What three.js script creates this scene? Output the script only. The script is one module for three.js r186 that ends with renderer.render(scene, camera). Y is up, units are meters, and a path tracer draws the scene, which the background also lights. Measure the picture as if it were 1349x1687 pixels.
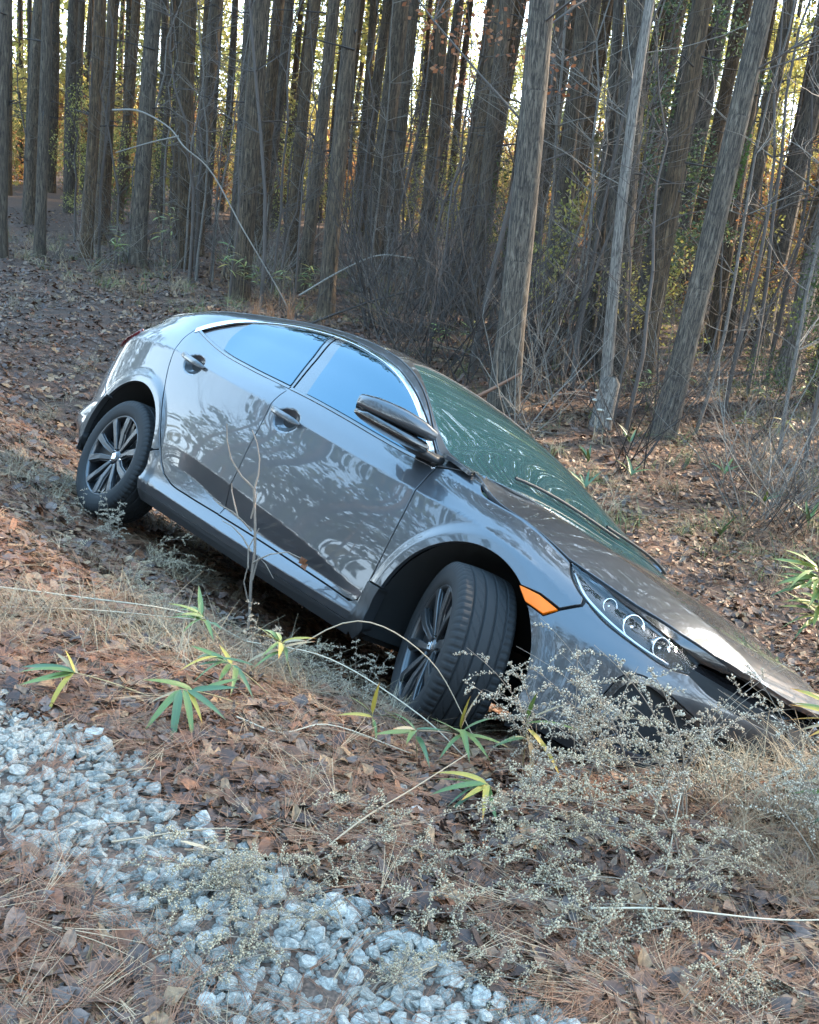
import * as THREE from 'three';
import { mergeGeometries } from 'three/addons/utils/BufferGeometryUtils.js';
import { ImprovedNoise } from 'three/addons/math/ImprovedNoise.js';

// ---------------------------------------------------------------- camera, sky, sun, exposure
const scene = new THREE.Scene();
const camera = new THREE.PerspectiveCamera(50.22, 819 / 1024, .05, 600);
{
  const right = new THREE.Vector3(.99124076, .12668474, -.03731934), down = new THREE.Vector3(.13206724, -.95084199, .28010311), fwd = new THREE.Vector3(0, -.28257829, -.95924424);
  const m = new THREE.Matrix4().makeBasis(right, down.clone().negate(), fwd.clone().negate());
  camera.quaternion.setFromRotationMatrix(m); camera.position.set(0, 1.5, 0);
}
scene.add(camera);
const renderer = new THREE.WebGLRenderer({ antialias: true });
renderer.toneMapping = THREE.LinearToneMapping;
renderer.toneMappingExposure = 6.2;
renderer.shadowMap.enabled = true;
const SUN_AZ = 55 * Math.PI / 180, SUN_EL = 33 * Math.PI / 180;                  // azimuth from straight ahead towards +x
const sunDir = new THREE.Vector3(Math.sin(SUN_AZ) * Math.cos(SUN_EL), Math.sin(SUN_EL), -Math.cos(SUN_AZ) * Math.cos(SUN_EL));
{
  const W = 512, H = 256, d = new Float32Array(W * H * 4);
  for (let j = 0; j < H; j++) for (let i = 0; i < W; i++) {
    const el = ((j + .5) / H - .5) * Math.PI, az = ((i + .5) / W - .5) * 2 * Math.PI;
    const v = [Math.cos(el) * Math.cos(az), Math.sin(el), Math.cos(el) * Math.sin(az)];
    const s = Math.max(v[1], 0), mu = v[0] * sunDir.x + v[1] * sunDir.y + v[2] * sunDir.z;
    const air = Math.exp(-s * 4), glow = Math.exp((mu - 1) * 6) * .55 + Math.exp((mu - 1) * 14) * .9 + Math.exp((mu - 1) * 60) * 1.6;
    const c = [.22 + 1.05 * air, .49 + .98 * air, .84 + .72 * air].map((x, k) => x + glow * [1.08, .95, .78][k]);
    const o = (j * W + i) * 4; d[o] = c[0]; d[o + 1] = c[1]; d[o + 2] = c[2]; d[o + 3] = 1;
  }
  const sky = new THREE.DataTexture(d, W, H, THREE.RGBAFormat, THREE.FloatType);
  sky.mapping = THREE.EquirectangularReflectionMapping; sky.magFilter = THREE.LinearFilter; sky.needsUpdate = true;
  scene.background = sky; scene.environment = sky;
  scene.backgroundIntensity = 1; scene.environmentIntensity = 1;
}
const sun = new THREE.DirectionalLight(0xffe8c8, 5);
sun.position.copy(sunDir).multiplyScalar(120); sun.castShadow = true; sun.shadow.radius = 4; sun.shadow.mapSize.set(4096, 4096);
Object.assign(sun.shadow.camera, { left: -70, right: 70, top: 70, bottom: -70, near: 1, far: 300 });
scene.add(sun, sun.target);

// ---------------------------------------------------------------- helpers
let seed = 12345;
const rnd = () => { seed = (seed * 1664525 + 1013904223) >>> 0; return seed / 4294967296; };
const reseed = (s) => { seed = s >>> 0; rnd(); rnd(); };
const rr = (a, b) => a + (b - a) * rnd();
const noise3 = new ImprovedNoise(), nz = (x, y, z = 0) => noise3.noise(x, y, z);
const clamp = (v, a, b) => Math.min(Math.max(v, a), b), lerp = (a, b, t) => a + (b - a) * t;
const taken = new Map();
const numbered = (n) => { const k = taken.get(n) ?? 0; taken.set(n, k + 1); return k ? `${n}_${String(k).padStart(3, '0')}` : n; };
function mesh(name, geo, mat, parent = scene) {
  const m = new THREE.Mesh(geo, mat); m.name = parent === scene ? numbered(name) : name; m.castShadow = m.receiveShadow = true; parent.add(m); return m;
}
function tag(o, label, category, group) { o.userData.label = label; o.userData.category = category; if (group) o.userData.group = group; return o; }
function thing(name, label, category, group) { const g = new THREE.Group(); g.name = numbered(name); scene.add(g); return tag(g, label, category, group); }
function instanced(name, geo, mat, items, parent = scene) {         // items: {m: Matrix4, c: [r, g, b]}
  const o = new THREE.InstancedMesh(geo, mat, items.length); o.name = parent === scene ? numbered(name) : name; const c = new THREE.Color();
  items.forEach((it, i) => { o.setMatrixAt(i, it.m); if (it.c) o.setColorAt(i, c.setRGB(...it.c)); });
  o.castShadow = o.receiveShadow = true; o.userData.kind = 'stuff'; parent.add(o); return o;
}
const std = (color, roughness = .8, extra = {}) => new THREE.MeshStandardMaterial({ color: new THREE.Color().setRGB(...color), roughness, side: THREE.DoubleSide, ...extra });
const phys = (color, roughness, extra = {}) => new THREE.MeshPhysicalMaterial({ color: new THREE.Color().setRGB(...color), roughness, side: THREE.DoubleSide, ...extra });
class Geo {                                                           // growing indexed geometry with normals, uv and colours
  constructor() { this.p = []; this.n = []; this.uv = []; this.c = []; this.i = []; }
  v(p, n, uv = [0, 0], c) { this.p.push(p[0], p[1], p[2]); if (n) this.n.push(n[0], n[1], n[2]); this.uv.push(uv[0], uv[1]); if (c) this.c.push(c[0], c[1], c[2]); return this.p.length / 3 - 1; }
  t(a, b, c) { this.i.push(a, b, c); }
  q(a, b, c, d) { this.i.push(a, b, c, a, c, d); }
  build() {
    const g = new THREE.BufferGeometry(); g.setAttribute('position', new THREE.Float32BufferAttribute(this.p, 3)); g.setAttribute('uv', new THREE.Float32BufferAttribute(this.uv, 2));
    if (this.c.length) g.setAttribute('color', new THREE.Float32BufferAttribute(this.c, 3));
    g.setIndex(this.i); if (this.n.length === this.p.length) g.setAttribute('normal', new THREE.Float32BufferAttribute(this.n, 3)); else g.computeVertexNormals();
    return g;
  }
}
// tapered tube along points [x, y, z, r]; sides n; added to Geo g
function tubeInto(g, pts, n = 6, color, uvLen = 1, cap = true) {
  const P = pts.map((p) => new THREE.Vector3(p[0], p[1], p[2])); let ref = null, prev = null, len = 0; const rings = [];
  for (let k = 0; k < P.length; k++) {
    const t = new THREE.Vector3().subVectors(P[Math.min(k + 1, P.length - 1)], P[Math.max(k - 1, 0)]).normalize();
    if (!ref) ref = Math.abs(t.y) < .9 ? new THREE.Vector3(0, 1, 0) : new THREE.Vector3(1, 0, 0);
    const a = new THREE.Vector3().crossVectors(t, ref).normalize(), b = new THREE.Vector3().crossVectors(a, t).normalize(); ref = b;
    if (k) len += P[k].distanceTo(P[k - 1]);
    const ring = []; for (let s = 0; s <= n; s++) { const an = s / n * Math.PI * 2, x = Math.cos(an), y = Math.sin(an), d = a.clone().multiplyScalar(x).addScaledVector(b, y), r = pts[k][3]; ring.push(g.v([P[k].x + d.x * r, P[k].y + d.y * r, P[k].z + d.z * r], [d.x, d.y, d.z], [s / n, len / uvLen], color)); }
    if (prev) for (let s = 0; s < n; s++) g.q(prev[s], ring[s], ring[s + 1], prev[s + 1]);
    prev = ring; rings.push(ring);
  }
  if (cap && n <= 12) { const e = prev, c = P[P.length - 1], t = new THREE.Vector3().subVectors(c, P[P.length - 2]).normalize(), ci = g.v([c.x, c.y, c.z], [t.x, t.y, t.z], [0, 0], color); for (let s = 0; s < n; s++) g.t(e[s], e[s + 1], ci); }
}
function dataTex(W, H, f, srgb = true) {
  const d = new Uint8Array(W * H * 4); for (let j = 0; j < H; j++) for (let i = 0; i < W; i++) { const c = f(i / W, j / H, i, j), o = (j * W + i) * 4; d[o] = clamp(c[0], 0, 1) * 255; d[o + 1] = clamp(c[1], 0, 1) * 255; d[o + 2] = clamp(c[2], 0, 1) * 255; d[o + 3] = 255; }
  const t = new THREE.DataTexture(d, W, H); t.wrapS = t.wrapT = THREE.RepeatWrapping; t.magFilter = THREE.LinearFilter; t.minFilter = THREE.LinearMipmapLinearFilter; if (srgb) t.colorSpace = THREE.SRGBColorSpace; t.needsUpdate = true; return t;
}
// ---------------------------------------------------------------- ground
// d: metres from the road edge line towards the wood; t: metres along the road (t grows towards the near end)
const dOf = (x, z) => .7564 * x - .654 * z, tOf = (x, z) => .654 * x + .7564 * z, fromDT = (d, t) => [.7564 * d + .654 * t, -.654 * d + .7564 * t];
const smooth = (a, b, v) => { const t = clamp((v - a) / (b - a), 0, 1); return t * t * (3 - 2 * t); };
const PD = [-400, -50, 0, 1.1, 1.5, 2.39, 3.2, 3.8, 4.3, 5.2, 6.5, 8.5, 12, 20, 60, 200, 400], PV = [.3, .1, 0, 0, -.05, -.40, -.80, -1.08, -1.15, -1.12, -1.03, -.9, -.75, -.45, .4, 3, 5];
const prof = (d) => { let i = 0; while (i < PD.length - 2 && PD[i + 1] < d) i++; return lerp(PV[i], PV[i + 1], clamp((d - PD[i]) / (PD[i + 1] - PD[i]), 0, 1)); };
const profS = (d) => (prof(d - .25) + prof(d - .1) + prof(d + .1) + prof(d + .25)) / 4;
function gh(x, z) {
  const d = dOf(x, z), t = tOf(x, z), s = (1 - .85 * smooth(-3.6, -1.0, t)) * (1 - .4 * smooth(-8, -13, t));
  const rough = smooth(.4, 2, d) * .7 + .3;
  return profS(d) * s + rough * (.05 * nz(x * .9, z * .9, 3.1) + .022 * nz(x * 2.6, z * 2.6, 7.7)) + .008 * nz(x * 9, z * 9, 1.3) * rough + .35 * smooth(14, 40, d) * nz(x * .08, z * .08, 5);
}
const gravelMask = (x, z) => { const d = dOf(x, z), t = tOf(x, z), n = .1 * nz(x * 2.2, z * 2.2, 11) + .05 * nz(x * 7, z * 7, 4); const up = .99 + (t + 2.77) * .32 + n, lo = .70 + (t + 2.1) * .27 + n * .8; return smooth(up + .05, up - .09, d) * smooth(lo - .07, lo + .06, d); };
const soilTex = dataTex(512, 512, (u, v) => {
  const f = (s, o) => { const a = u * 2 * Math.PI, b = v * 2 * Math.PI; return nz(Math.cos(a) * s + o, Math.sin(a) * s, Math.cos(b) * s) + nz(Math.sin(b) * s + o, Math.cos(a + b) * s, o); };
  const n = .5 + .22 * f(2.5, 1) + .2 * f(9, 5), g = rnd(), k = .55 + .5 * n + (g - .5) * .35, tan = rnd() < .06 ? .22 : 0;
  return [.31 * k + tan, .215 * k + tan * .72, .16 * k + tan * .45];
});
const soil = std([1, 1, 1], .95, { map: soilTex, bumpMap: soilTex, bumpScale: .012 });
let ground;
{
  const g = new Geo(), NA = 460, rs = []; for (let r = .25; r < 420; r *= 1.0235) rs.push(r);
  const c = g.v([0, gh(0, 0), 0], null, [0, 0]), rows = rs.map((r) => Array.from({ length: NA }, (_, a) => { const an = a / NA * 2 * Math.PI, x = Math.cos(an) * r, z = Math.sin(an) * r; return g.v([x, gh(x, z), z], null, [x / 1.7, z / 1.7]); }));
  for (let a = 0; a < NA; a++) g.t(c, rows[0][(a + 1) % NA], rows[0][a]);
  for (let i = 0; i < rows.length - 1; i++) for (let a = 0; a < NA; a++) g.q(rows[i][a], rows[i][(a + 1) % NA], rows[i + 1][(a + 1) % NA], rows[i + 1][a]);
  ground = mesh('ground', g.build(), soil); ground.userData.kind = 'structure';
}
// gravel verge: a bed of crushed stone at the road's edge
const gravelTex = dataTex(256, 256, () => { const k = .2 + rnd() * .2; return [k * 1.08, k * .86, k * .72]; });
let verge;
{
  const g = new Geo(), N = 60, Mm = 14, rows = []; for (let i = 0; i <= N; i++) { const t = lerp(-4.6, .6, i / N), row = []; for (let k = 0; k <= Mm; k++) { const lo = .62 + (t + 2.1) * .27, up = 1.02 + (t + 2.77) * .32, d = lerp(lo, up, k / Mm), [x, z] = fromDT(d, t), e = Math.sin(k / Mm * Math.PI); row.push(g.v([x, gh(x, z) - .012 + .02 * Math.sqrt(e), z], null, [x, z])); } rows.push(row); }
  for (let i = 0; i < N; i++) for (let k = 0; k < Mm; k++) g.q(rows[i][k], rows[i][k + 1], rows[i + 1][k + 1], rows[i + 1][k]);
  verge = mesh('gravel_verge', g.build(), std([1, 1, 1], .95, { map: gravelTex, bumpMap: gravelTex, bumpScale: .006 })); verge.userData.kind = 'structure';
}
const UP = new THREE.Vector3(0, 1, 0);
const place = (x, y, z, sx, sy, sz, rx, ry, rz) => new THREE.Matrix4().compose(new THREE.Vector3(x, y, z), new THREE.Quaternion().setFromEuler(new THREE.Euler(rx, ry, rz, 'YXZ')), new THREE.Vector3(sx, sy, sz));
const slopeQ = (x, z, turn, tilt) => { const e = .06, n = new THREE.Vector3(gh(x - e, z) - gh(x + e, z), 2 * e, gh(x, z - e) - gh(x, z + e)).normalize(), q = new THREE.Quaternion().setFromUnitVectors(UP, n), r = new THREE.Quaternion().setFromEuler(new THREE.Euler(rr(-tilt, tilt), turn, rr(-tilt, tilt), 'YXZ')); return q.multiply(r); };
// stones
reseed(77);
const stoneGeos = Array.from({ length: 6 }, (_, k) => { const g = new THREE.IcosahedronGeometry(1, 1), p = g.attributes.position, cut = Array.from({ length: 7 }, () => [new THREE.Vector3(rr(-1, 1), rr(-1, 1), rr(-1, 1)).normalize(), rr(.42, .72)]), v = new THREE.Vector3(); for (let i = 0; i < p.count; i++) { v.fromBufferAttribute(p, i); for (const [n, d] of cut) { const e = v.dot(n) - d; if (e > 0) v.addScaledVector(n, -e * .97); } const s = 1.18 + .1 * nz(v.x * 1.7 + k * 9, v.y * 1.7, v.z * 1.7); p.setXYZ(i, v.x * s, v.y * s * .74, v.z * s * .88); } g.computeVertexNormals(); return g; });
const stoneTex = dataTex(128, 128, (u, v) => { const k = .74 + .2 * nz(u * 7, v * 7, 2) + (rnd() - .5) * .22; return [k, k, k * .985]; });
const stoneMats = [[.79, .74, .66], [.70, .65, .575], [.84, .80, .73], [.52, .47, .395]].map((c) => std(c, .9, { map: stoneTex, bumpMap: stoneTex, bumpScale: .01 }));
{
  const stones = [];
  const tryPut = (x, z, s, lift) => stones.push({ x, z, s, y: gh(x, z) + s * lift + .004 });
  for (let i = 0; i < 34000; i++) { const t = rr(-4.4, .2), d = rr(.2, 1.75), [x, z] = fromDT(d, t), m = gravelMask(x, z), pick = rnd(); if (pick > m * m * (.82 + .8 * nz(x * 4.2, z * 4.2, 17))) continue; const s = rnd() < .55 ? rr(.006, .011) : rr(.01, .021); tryPut(x, z, s * (rnd() < .04 ? 1.35 : 1), rr(.1, .8)); }
  for (let i = 0; i < 900; i++) { const t = rr(-3.2, .6), d = rr(.2, 2.3), [x, z] = fromDT(d, t); if (rnd() < .3 + .4 * nz(x * 3, z * 3, 21)) tryPut(x, z, rr(.009, .026), rr(.2, .7)); }
  const toEye = (s) => s.s / Math.hypot(s.x, s.y - 1.5, s.z), inView = (s) => s.z < -1.5 && Math.abs(s.x / s.z) < .46;
  stones.sort((a, b) => (inView(b) ? toEye(b) : 0) - (inView(a) ? toEye(a) : 0));
  const rest = stoneGeos.map(() => []);
  stones.forEach((s, i) => {
    const q = slopeQ(s.x, s.z, rr(0, 6.28), .5), k = i % 6;
    if (i < 300) { const m = mesh('stone', stoneGeos[k], stoneMats[Math.floor(rnd() * 3.3)], verge); m.position.set(s.x, s.y, s.z); m.quaternion.copy(q); m.scale.set(s.s * rr(.9, 1.2), s.s * rr(.8, 1.05), s.s); }
    else { const b = rr(.78, 1.06), w = rr(-.03, .03); rest[k].push({ m: new THREE.Matrix4().compose(new THREE.Vector3(s.x, s.y, s.z), q, new THREE.Vector3(s.s * rr(.85, 1.25), s.s * rr(.75, 1.05), s.s)), c: [b + w, b, b - w] }); }
  });
  rest.forEach((r, k) => instanced('small_stones', stoneGeos[k], stoneMats[k % 2], r, verge));
}
// fallen leaves and needles
reseed(501);
function leafGeo(kind, curl) {
  const g = new Geo(), n = 8, out = (t) => kind === 0 ? (.30 * Math.sin(Math.PI * Math.pow(t, .8)) * (.72 + .42 * Math.cos(t * 6 * Math.PI))) + .02 : kind === 1 ? .26 * Math.pow(Math.sin(Math.PI * Math.pow(t, .85)), .8) + .004 : .12 * Math.pow(Math.sin(Math.PI * Math.pow(t, .7)), .7) + .003;
  const row = []; for (let i = 0; i <= n; i++) { const t = i / n, w = out(t), bend = curl * .55 * (t - .5) ** 2 + curl * .1 * Math.sin(t * 7), lift = Math.abs(curl) * .34 * w; row.push([g.v([-w, bend + lift + .03 * Math.sin(i * 2.1), t - .5], null, [.5 - w, t]), g.v([0, bend, t - .5], null, [.5, t]), g.v([w, bend + lift * .7 + .03 * Math.sin(i * 1.7 + 1), t - .5], null, [.5 + w, t])]); }
  for (let i = 0; i < n; i++) for (let k = 0; k < 2; k++) g.q(row[i][k], row[i + 1][k], row[i + 1][k + 1], row[i][k + 1]);
  return g.build();
}
const leafGeos = [[0, .7], [0, -.6], [1, .9], [1, -.5], [2, .6], [0, 1.2]].map((a) => leafGeo(...a));
const leafTex = dataTex(64, 128, (u, v) => { const k = .8 + .2 * nz(u * 6, v * 9, 3) + (rnd() - .5) * .14 - (Math.abs(u - .5) < .02 ? .14 : 0); return [k, k, k]; });
const leafPal = [[.085, .042, .026], [.115, .078, .063], [.15, .117, .105], [.19, .078, .034], [.29, .195, .11], [.06, .034, .026], [.11, .055, .032], [.215, .145, .098], [.14, .088, .064]];
const leafMat = std([1, 1, 1], .62, { map: leafTex });
const leafMats = leafPal.map((c) => std([c[0] * 1.3, c[1] * 1.1, c[2] * .95], .62, { map: leafTex }));
const needleGeo = (() => { const g = new Geo(); for (let k = 0; k < 3; k++) { const a = (k - 1) * .09 + .02, b = .07 * (k - 1); let prev = null; for (let i = 0; i <= 4; i++) { const t = i / 4, x = Math.sin(a) * t + b * t * t, z = Math.cos(a) * t, y = .03 * Math.sin(t * 3 + k), w = .0048 * (1 - .6 * t); const r = [g.v([x - w, y, z]), g.v([x, y + w * 1.2, z]), g.v([x + w, y, z])]; if (prev) { g.q(prev[0], r[0], r[1], prev[1]); g.q(prev[1], r[1], r[2], prev[2]); } prev = r; } } return g.build(); })();
const needleMat = std([1, 1, 1], .6);
{
  const sets = leafGeos.map(() => []), nd = [], own = [];
  const leafAt = (x, z, far) => {
    const gm = gravelMask(x, z); if (rnd() < gm * 1.02) return;
    const dry = tOf(x, z) < -6 && dOf(x, z) < 7 ? .35 : 0, pal = leafPal[Math.floor(Math.pow(rnd(), dry ? .8 : 1.05) * leafPal.length)], k = Math.floor(rnd() * 6), s = (rnd() < .4 ? rr(.03, .06) : rr(.05, .105)) * (far ? 1.25 : 1) * (k === 4 ? 1.25 : 1);
    const b = rr(.7, 1.25), m = new THREE.Matrix4().compose(new THREE.Vector3(x, gh(x, z) + rr(.004, .03), z), slopeQ(x, z, rr(0, 6.28), .42), new THREE.Vector3(s * rr(.7, 1.1), s * rr(.5, 1.1), s));
    sets[k].push({ m, c: pal.map((v, j) => v * b * [1.3, 1.1, .95][j]), size: s / Math.hypot(x, z), x, z, k });
  };
  for (let i = 0; i < 62000; i++) { const r = Math.exp(rr(Math.log(1.5), Math.log(24))), a = rr(-.56, .56); leafAt(Math.sin(a) * r, -Math.cos(a) * r, r > 10); }
  for (let i = 0; i < 26000; i++) { const r = rr(7, 34), a = rr(-.52, .58); leafAt(Math.sin(a) * r, -Math.cos(a) * r, true); }
  for (let i = 0; i < 3000; i++) leafAt(rr(-8, 8), rr(-1.5, 9), false);
  for (let i = 0; i < 110000; i++) {
    const r = Math.exp(rr(Math.log(1.5), Math.log(13))), a = rr(-.56, .56), x = Math.sin(a) * r, z = -Math.cos(a) * r; if (rnd() < gravelMask(x, z) * .93) continue;
    const clump = nz(x * 1.8, z * 1.8, 31); if (rnd() > .45 + clump * .9) continue;
    const s = rr(.1, .2), b = rr(.65, 1.4), pale = rnd() < .18; nd.push({ m: new THREE.Matrix4().compose(new THREE.Vector3(x, gh(x, z) + rr(.004, .034), z), slopeQ(x, z, rr(0, 6.28), .22), new THREE.Vector3(s * rr(.6, 1.3), s * .6, s)), c: (pale ? [.34, .23, .135] : [.19, .08, .038]).map((v) => v * b) });
  }
  const all = sets.flat().filter((l) => l.z < -1.55 && Math.abs(l.x / l.z) < .45).sort((a, b) => b.size - a.size).slice(0, 300), mine = new Set(all);
  all.forEach((l) => { const m = mesh('leaf', leafGeos[l.k], leafMats[Math.floor(rnd() * leafMats.length)], ground); l.m.decompose(m.position, m.quaternion, m.scale); });
  sets.forEach((s, k) => instanced('fallen_leaves', leafGeos[k], leafMat, s.filter((l) => !mine.has(l))));
  instanced('pine_needles', needleGeo, needleMat, nd);
}
// ---------------------------------------------------------------- car surfaces
// Car axes: x forward from the rear axle, y up from the road, z to the car's right. All metres.
function spline(P) {           // P: [x, v...] rows; returns f(x) -> v... (Catmull-Rom over uneven knots)
  const n = P.length, m = P[0].length - 1, T = P.map((p, i) => {
    const a = P[Math.max(i - 1, 0)], b = P[Math.min(i + 1, n - 1)], t = [];
    for (let k = 1; k <= m; k++) {
      if (i === 0 || i === n - 1) t.push((b[k] - a[k]) / (b[0] - a[0]));
      else { const d0 = (p[k] - a[k]) / (p[0] - a[0]), d1 = (b[k] - p[k]) / (b[0] - p[0]), w = (p[0] - a[0]) / (b[0] - a[0]); t.push(d0 * (1 - w) + d1 * w); }
    }
    return t;
  });
  return (x) => {
    let i = 0; if (x <= P[0][0]) { i = 0; x = P[0][0]; } else if (x >= P[n - 1][0]) { i = n - 2; x = P[n - 1][0]; } else { let lo = 0, hi = n - 1; while (hi - lo > 1) { const c = (lo + hi) >> 1; if (P[c][0] <= x) lo = c; else hi = c; } i = lo; }
    const p = P[i], q = P[i + 1], h = q[0] - p[0], t = (x - p[0]) / h, t2 = t * t, t3 = t2 * t, o = [];
    for (let k = 0; k < m; k++) o.push((2 * t3 - 3 * t2 + 1) * p[k + 1] + (t3 - 2 * t2 + t) * h * T[i][k] + (3 * t2 - 2 * t3) * q[k + 1] + (t3 - t2) * h * T[i + 1][k]);
    return m === 1 ? o[0] : o;
  };
}
const planXZ = [[-.97, 0], [-.966, .2], [-.947, .4], [-.905, .55], [-.835, .662], [-.74, .735], [-.62, .793], [-.45, .847], [-.2, .878], [0, .887], [.5, .895], [1.2, .897], [2, .893], [2.5, .892], [2.9, .885], [3.1, .862], [3.24, .82], [3.36, .745], [3.45, .62], [3.52, .42], [3.565, .2], [3.58, 0]];
const planU = (() => { const u = [0]; for (let i = 1; i < planXZ.length; i++) u.push(u[i - 1] + Math.hypot(planXZ[i][0] - planXZ[i - 1][0], planXZ[i][1] - planXZ[i - 1][1])); const k = planXZ.findIndex((p) => p[0] === 1.2), o = u[k] - 1.2; return u.map((v) => v - o); })();
const planF = spline(planXZ.map((p, i) => [planU[i], p[0], p[1]]));
const U0 = planU[0], U1 = planU[planU.length - 1];
const uOfX = (x) => { let a = U0, b = U1; for (let i = 0; i < 40; i++) { const c = (a + b) / 2; if (planF(c)[0] < x) a = c; else b = c; } return (a + b) / 2; };
const planN = (u) => { const a = planF(Math.max(U0, u - .01)), b = planF(Math.min(U1, u + .01)), dx = b[0] - a[0], dz = b[1] - a[1], l = Math.hypot(dx, dz); return [-dz / l, dx / l]; };   // outward (x, z)
// height lines of the body side: [x, y, inset]; the third row says where the line is a crease
const beltP = [[-.9, .95], [-.75, .99], [-.5, 1.05], [-.164, 1.125], [.0, 1.13], [.1, 1.118], [.245, 1.086], [.478, 1.045], [.739, 1.024], [1.087, 1.007], [1.336, .995], [1.605, .975], [1.795, .958], [2.0, .942], [2.195, .932], [2.45, .906], [2.55, .894], [2.69, .88], [2.82, .853], [2.93, .822], [3.1, .775], [3.25, .745], [3.5, .715], [3.58, .70]];
const topP = [[-.9, .985], [-.75, 1.03], [-.5, 1.09], [-.3, 1.14], [-.164, 1.165], [.024, 1.22], [.24, 1.268], [.495, 1.308], [.76, 1.336], [1.04, 1.345], [1.23, 1.337], [1.39, 1.318], [1.51, 1.294], [1.63, 1.255], [1.74, 1.206], [1.84, 1.15], [1.95, 1.078], [2.05, 1.01], [2.12, .965], [2.2, .952], [2.45, .93], [2.6, .915], [2.9, .85], [3.1, .80], [3.58, .725]];
const belt = spline(beltP), topLine = spline(topP), beltIn = spline([[-.9, .12], [-.5, .1], [0, .085], [2.1, .085], [2.4, .1], [2.9, .125], [3.2, .1], [3.58, .08]]);
const LINES = [
  { p: [[-.9, .22, .06], [.3, .19, .06], [2.2, .19, .06], [3.58, .22, .07]] },
  { p: [[-.9, .29, .02], [-.4, .27, .03], [.35, .243, .03], [2.2, .243, .03], [3.0, .28, .025], [3.4, .285, .03], [3.58, .27, .03]], c: 1 },
  { p: [[-.9, .33, .008], [-.4, .31, .01], [.35, .296, .01], [2.2, .29, .01], [3.0, .32, .006], [3.58, .32, .01]], c: 1 },
  { p: [[-.9, .36, -.03], [-.6, .36, -.02], [-.4, .35, .008], [.4, .338, .02], [2.1, .33, .02], [2.4, .345, .012], [3.0, .36, .004], [3.58, .36, .004]] },
  { p: [[-.9, .42, -.045], [-.6, .42, -.03], [-.4, .43, 0], [0, .43, .004], [.5, .435, .014], [.82, .424, .038], [1.02, .395, .046], [1.32, .368, .048], [1.66, .355, .046], [1.95, .35, .036], [2.15, .352, .018], [2.4, .4, .006], [3.0, .43, 0], [3.58, .43, 0]], c: 1 },
  { p: [[-.9, .52, 0], [0, .53, 0], [.5, .53, .006], [.815, .512, .006], [1.24, .482, .006], [1.64, .45, .006], [1.87, .424, .007], [2.05, .396, .009], [2.2, .385, .01], [2.5, .47, .004], [3.0, .52, 0], [3.58, .52, 0]], c: 1 },
  { p: [[-.9, .7, .0], [0, .68, 0], [1.2, .66, 0], [2.2, .64, 0], [3.0, .62, 0], [3.58, .6, .0]] },
  { p: [[-.9, .86, .02], [-.5, .93, .012], [.08, .962, .012], [.68, .924, .011], [1.14, .9, .011], [1.44, .872, .011], [1.84, .842, .011], [2.08, .828, .011], [2.26, .816, .011], [2.6, .8, .016], [2.9, .755, .03], [3.1, .70, .035], [3.58, .65, .02]], c: 1 },
].map((l) => ({ f: spline(l.p), c: l.c }));
function section(x) {            // control points [y, inset, crease] of the side at station x, bottom to roof rail
  const o = LINES.map((l) => { const v = l.f(x); return [v[0], v[1], l.c]; }), yb = belt(x), bi = beltIn(x), c7 = o[7], yt = Math.max(topLine(x), yb + .015);
  o.push([c7[0] + .55 * (yb - c7[0]), c7[1] + .44 * (bi - c7[1])]);
  o.push([yb, bi, 1]);
  const ti = bi + .56 * (yt - yb);
  o.push([(yb + yt) / 2, bi + .5 * (yt - yb) * .5, 0], [yt, ti, 0], [yt + .035, ti + .042, 0]);
  return o;
}
const flareX = [0, 2.7];
const secCache = new Map();
function inset(x, y) {
  const key = Math.round(x * 4000); let s = secCache.get(key); if (!s) { s = section(key / 4000); secCache.set(key, s); }
  const n = s.length; let i = 0; while (i < n - 2 && s[i + 1][0] < y) i++;
  const p = s[i], q = s[i + 1], h = q[0] - p[0], sec = (q[1] - p[1]) / h;
  const slope = (k) => { if (k === 0 || k === n - 1 || s[k][2]) return null; const a = s[k - 1], b = s[k], c = s[k + 1], h0 = b[0] - a[0], h1 = c[0] - b[0]; return ((b[1] - a[1]) / h0 * h1 + (c[1] - b[1]) / h1 * h0) / (h0 + h1); };
  const m0 = slope(i) ?? sec, m1 = slope(i + 1) ?? sec, t = Math.min(Math.max((y - p[0]) / h, -.5), 1.3);
  if (t < 0) return p[1] + m0 * t * h;
  if (t > 1) return q[1] + m1 * (t - 1) * h;
  const t2 = t * t, t3 = t2 * t;
  return (2 * t3 - 3 * t2 + 1) * p[1] + (t3 - 2 * t2 + t) * h * m0 + (3 * t2 - 2 * t3) * q[1] + (t3 - t2) * h * m1;
}
const lerp0 = 0, sstep = (a, b, v) => { const t = Math.min(Math.max((v - a) / (b - a), 0), 1); return t * t * (3 - 2 * t); };
function sidePt(u, y, off = 0) {
  const [px, pz] = planF(u), [nx, nz] = planN(u); let d = -inset(px, y) + off;
  for (const ax of flareX) { const r = Math.hypot(px - ax, y - .34); if (r < .6) d += .011 * sstep(.475, .425, r); }
  return [px + nx * d, y, pz + nz * d];
}
const sub = (a, b) => [a[0] - b[0], a[1] - b[1], a[2] - b[2]], cross = (a, b) => [a[1] * b[2] - a[2] * b[1], a[2] * b[0] - a[0] * b[2], a[0] * b[1] - a[1] * b[0]], unit = (a) => { const l = Math.hypot(...a) || 1; return [a[0] / l, a[1] / l, a[2] / l]; };
const surfNormal = (f, u, v, h = .004) => unit(cross(sub(f(u + h, v), f(u - h, v)), sub(f(u, v + h), f(u, v - h))));
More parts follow.
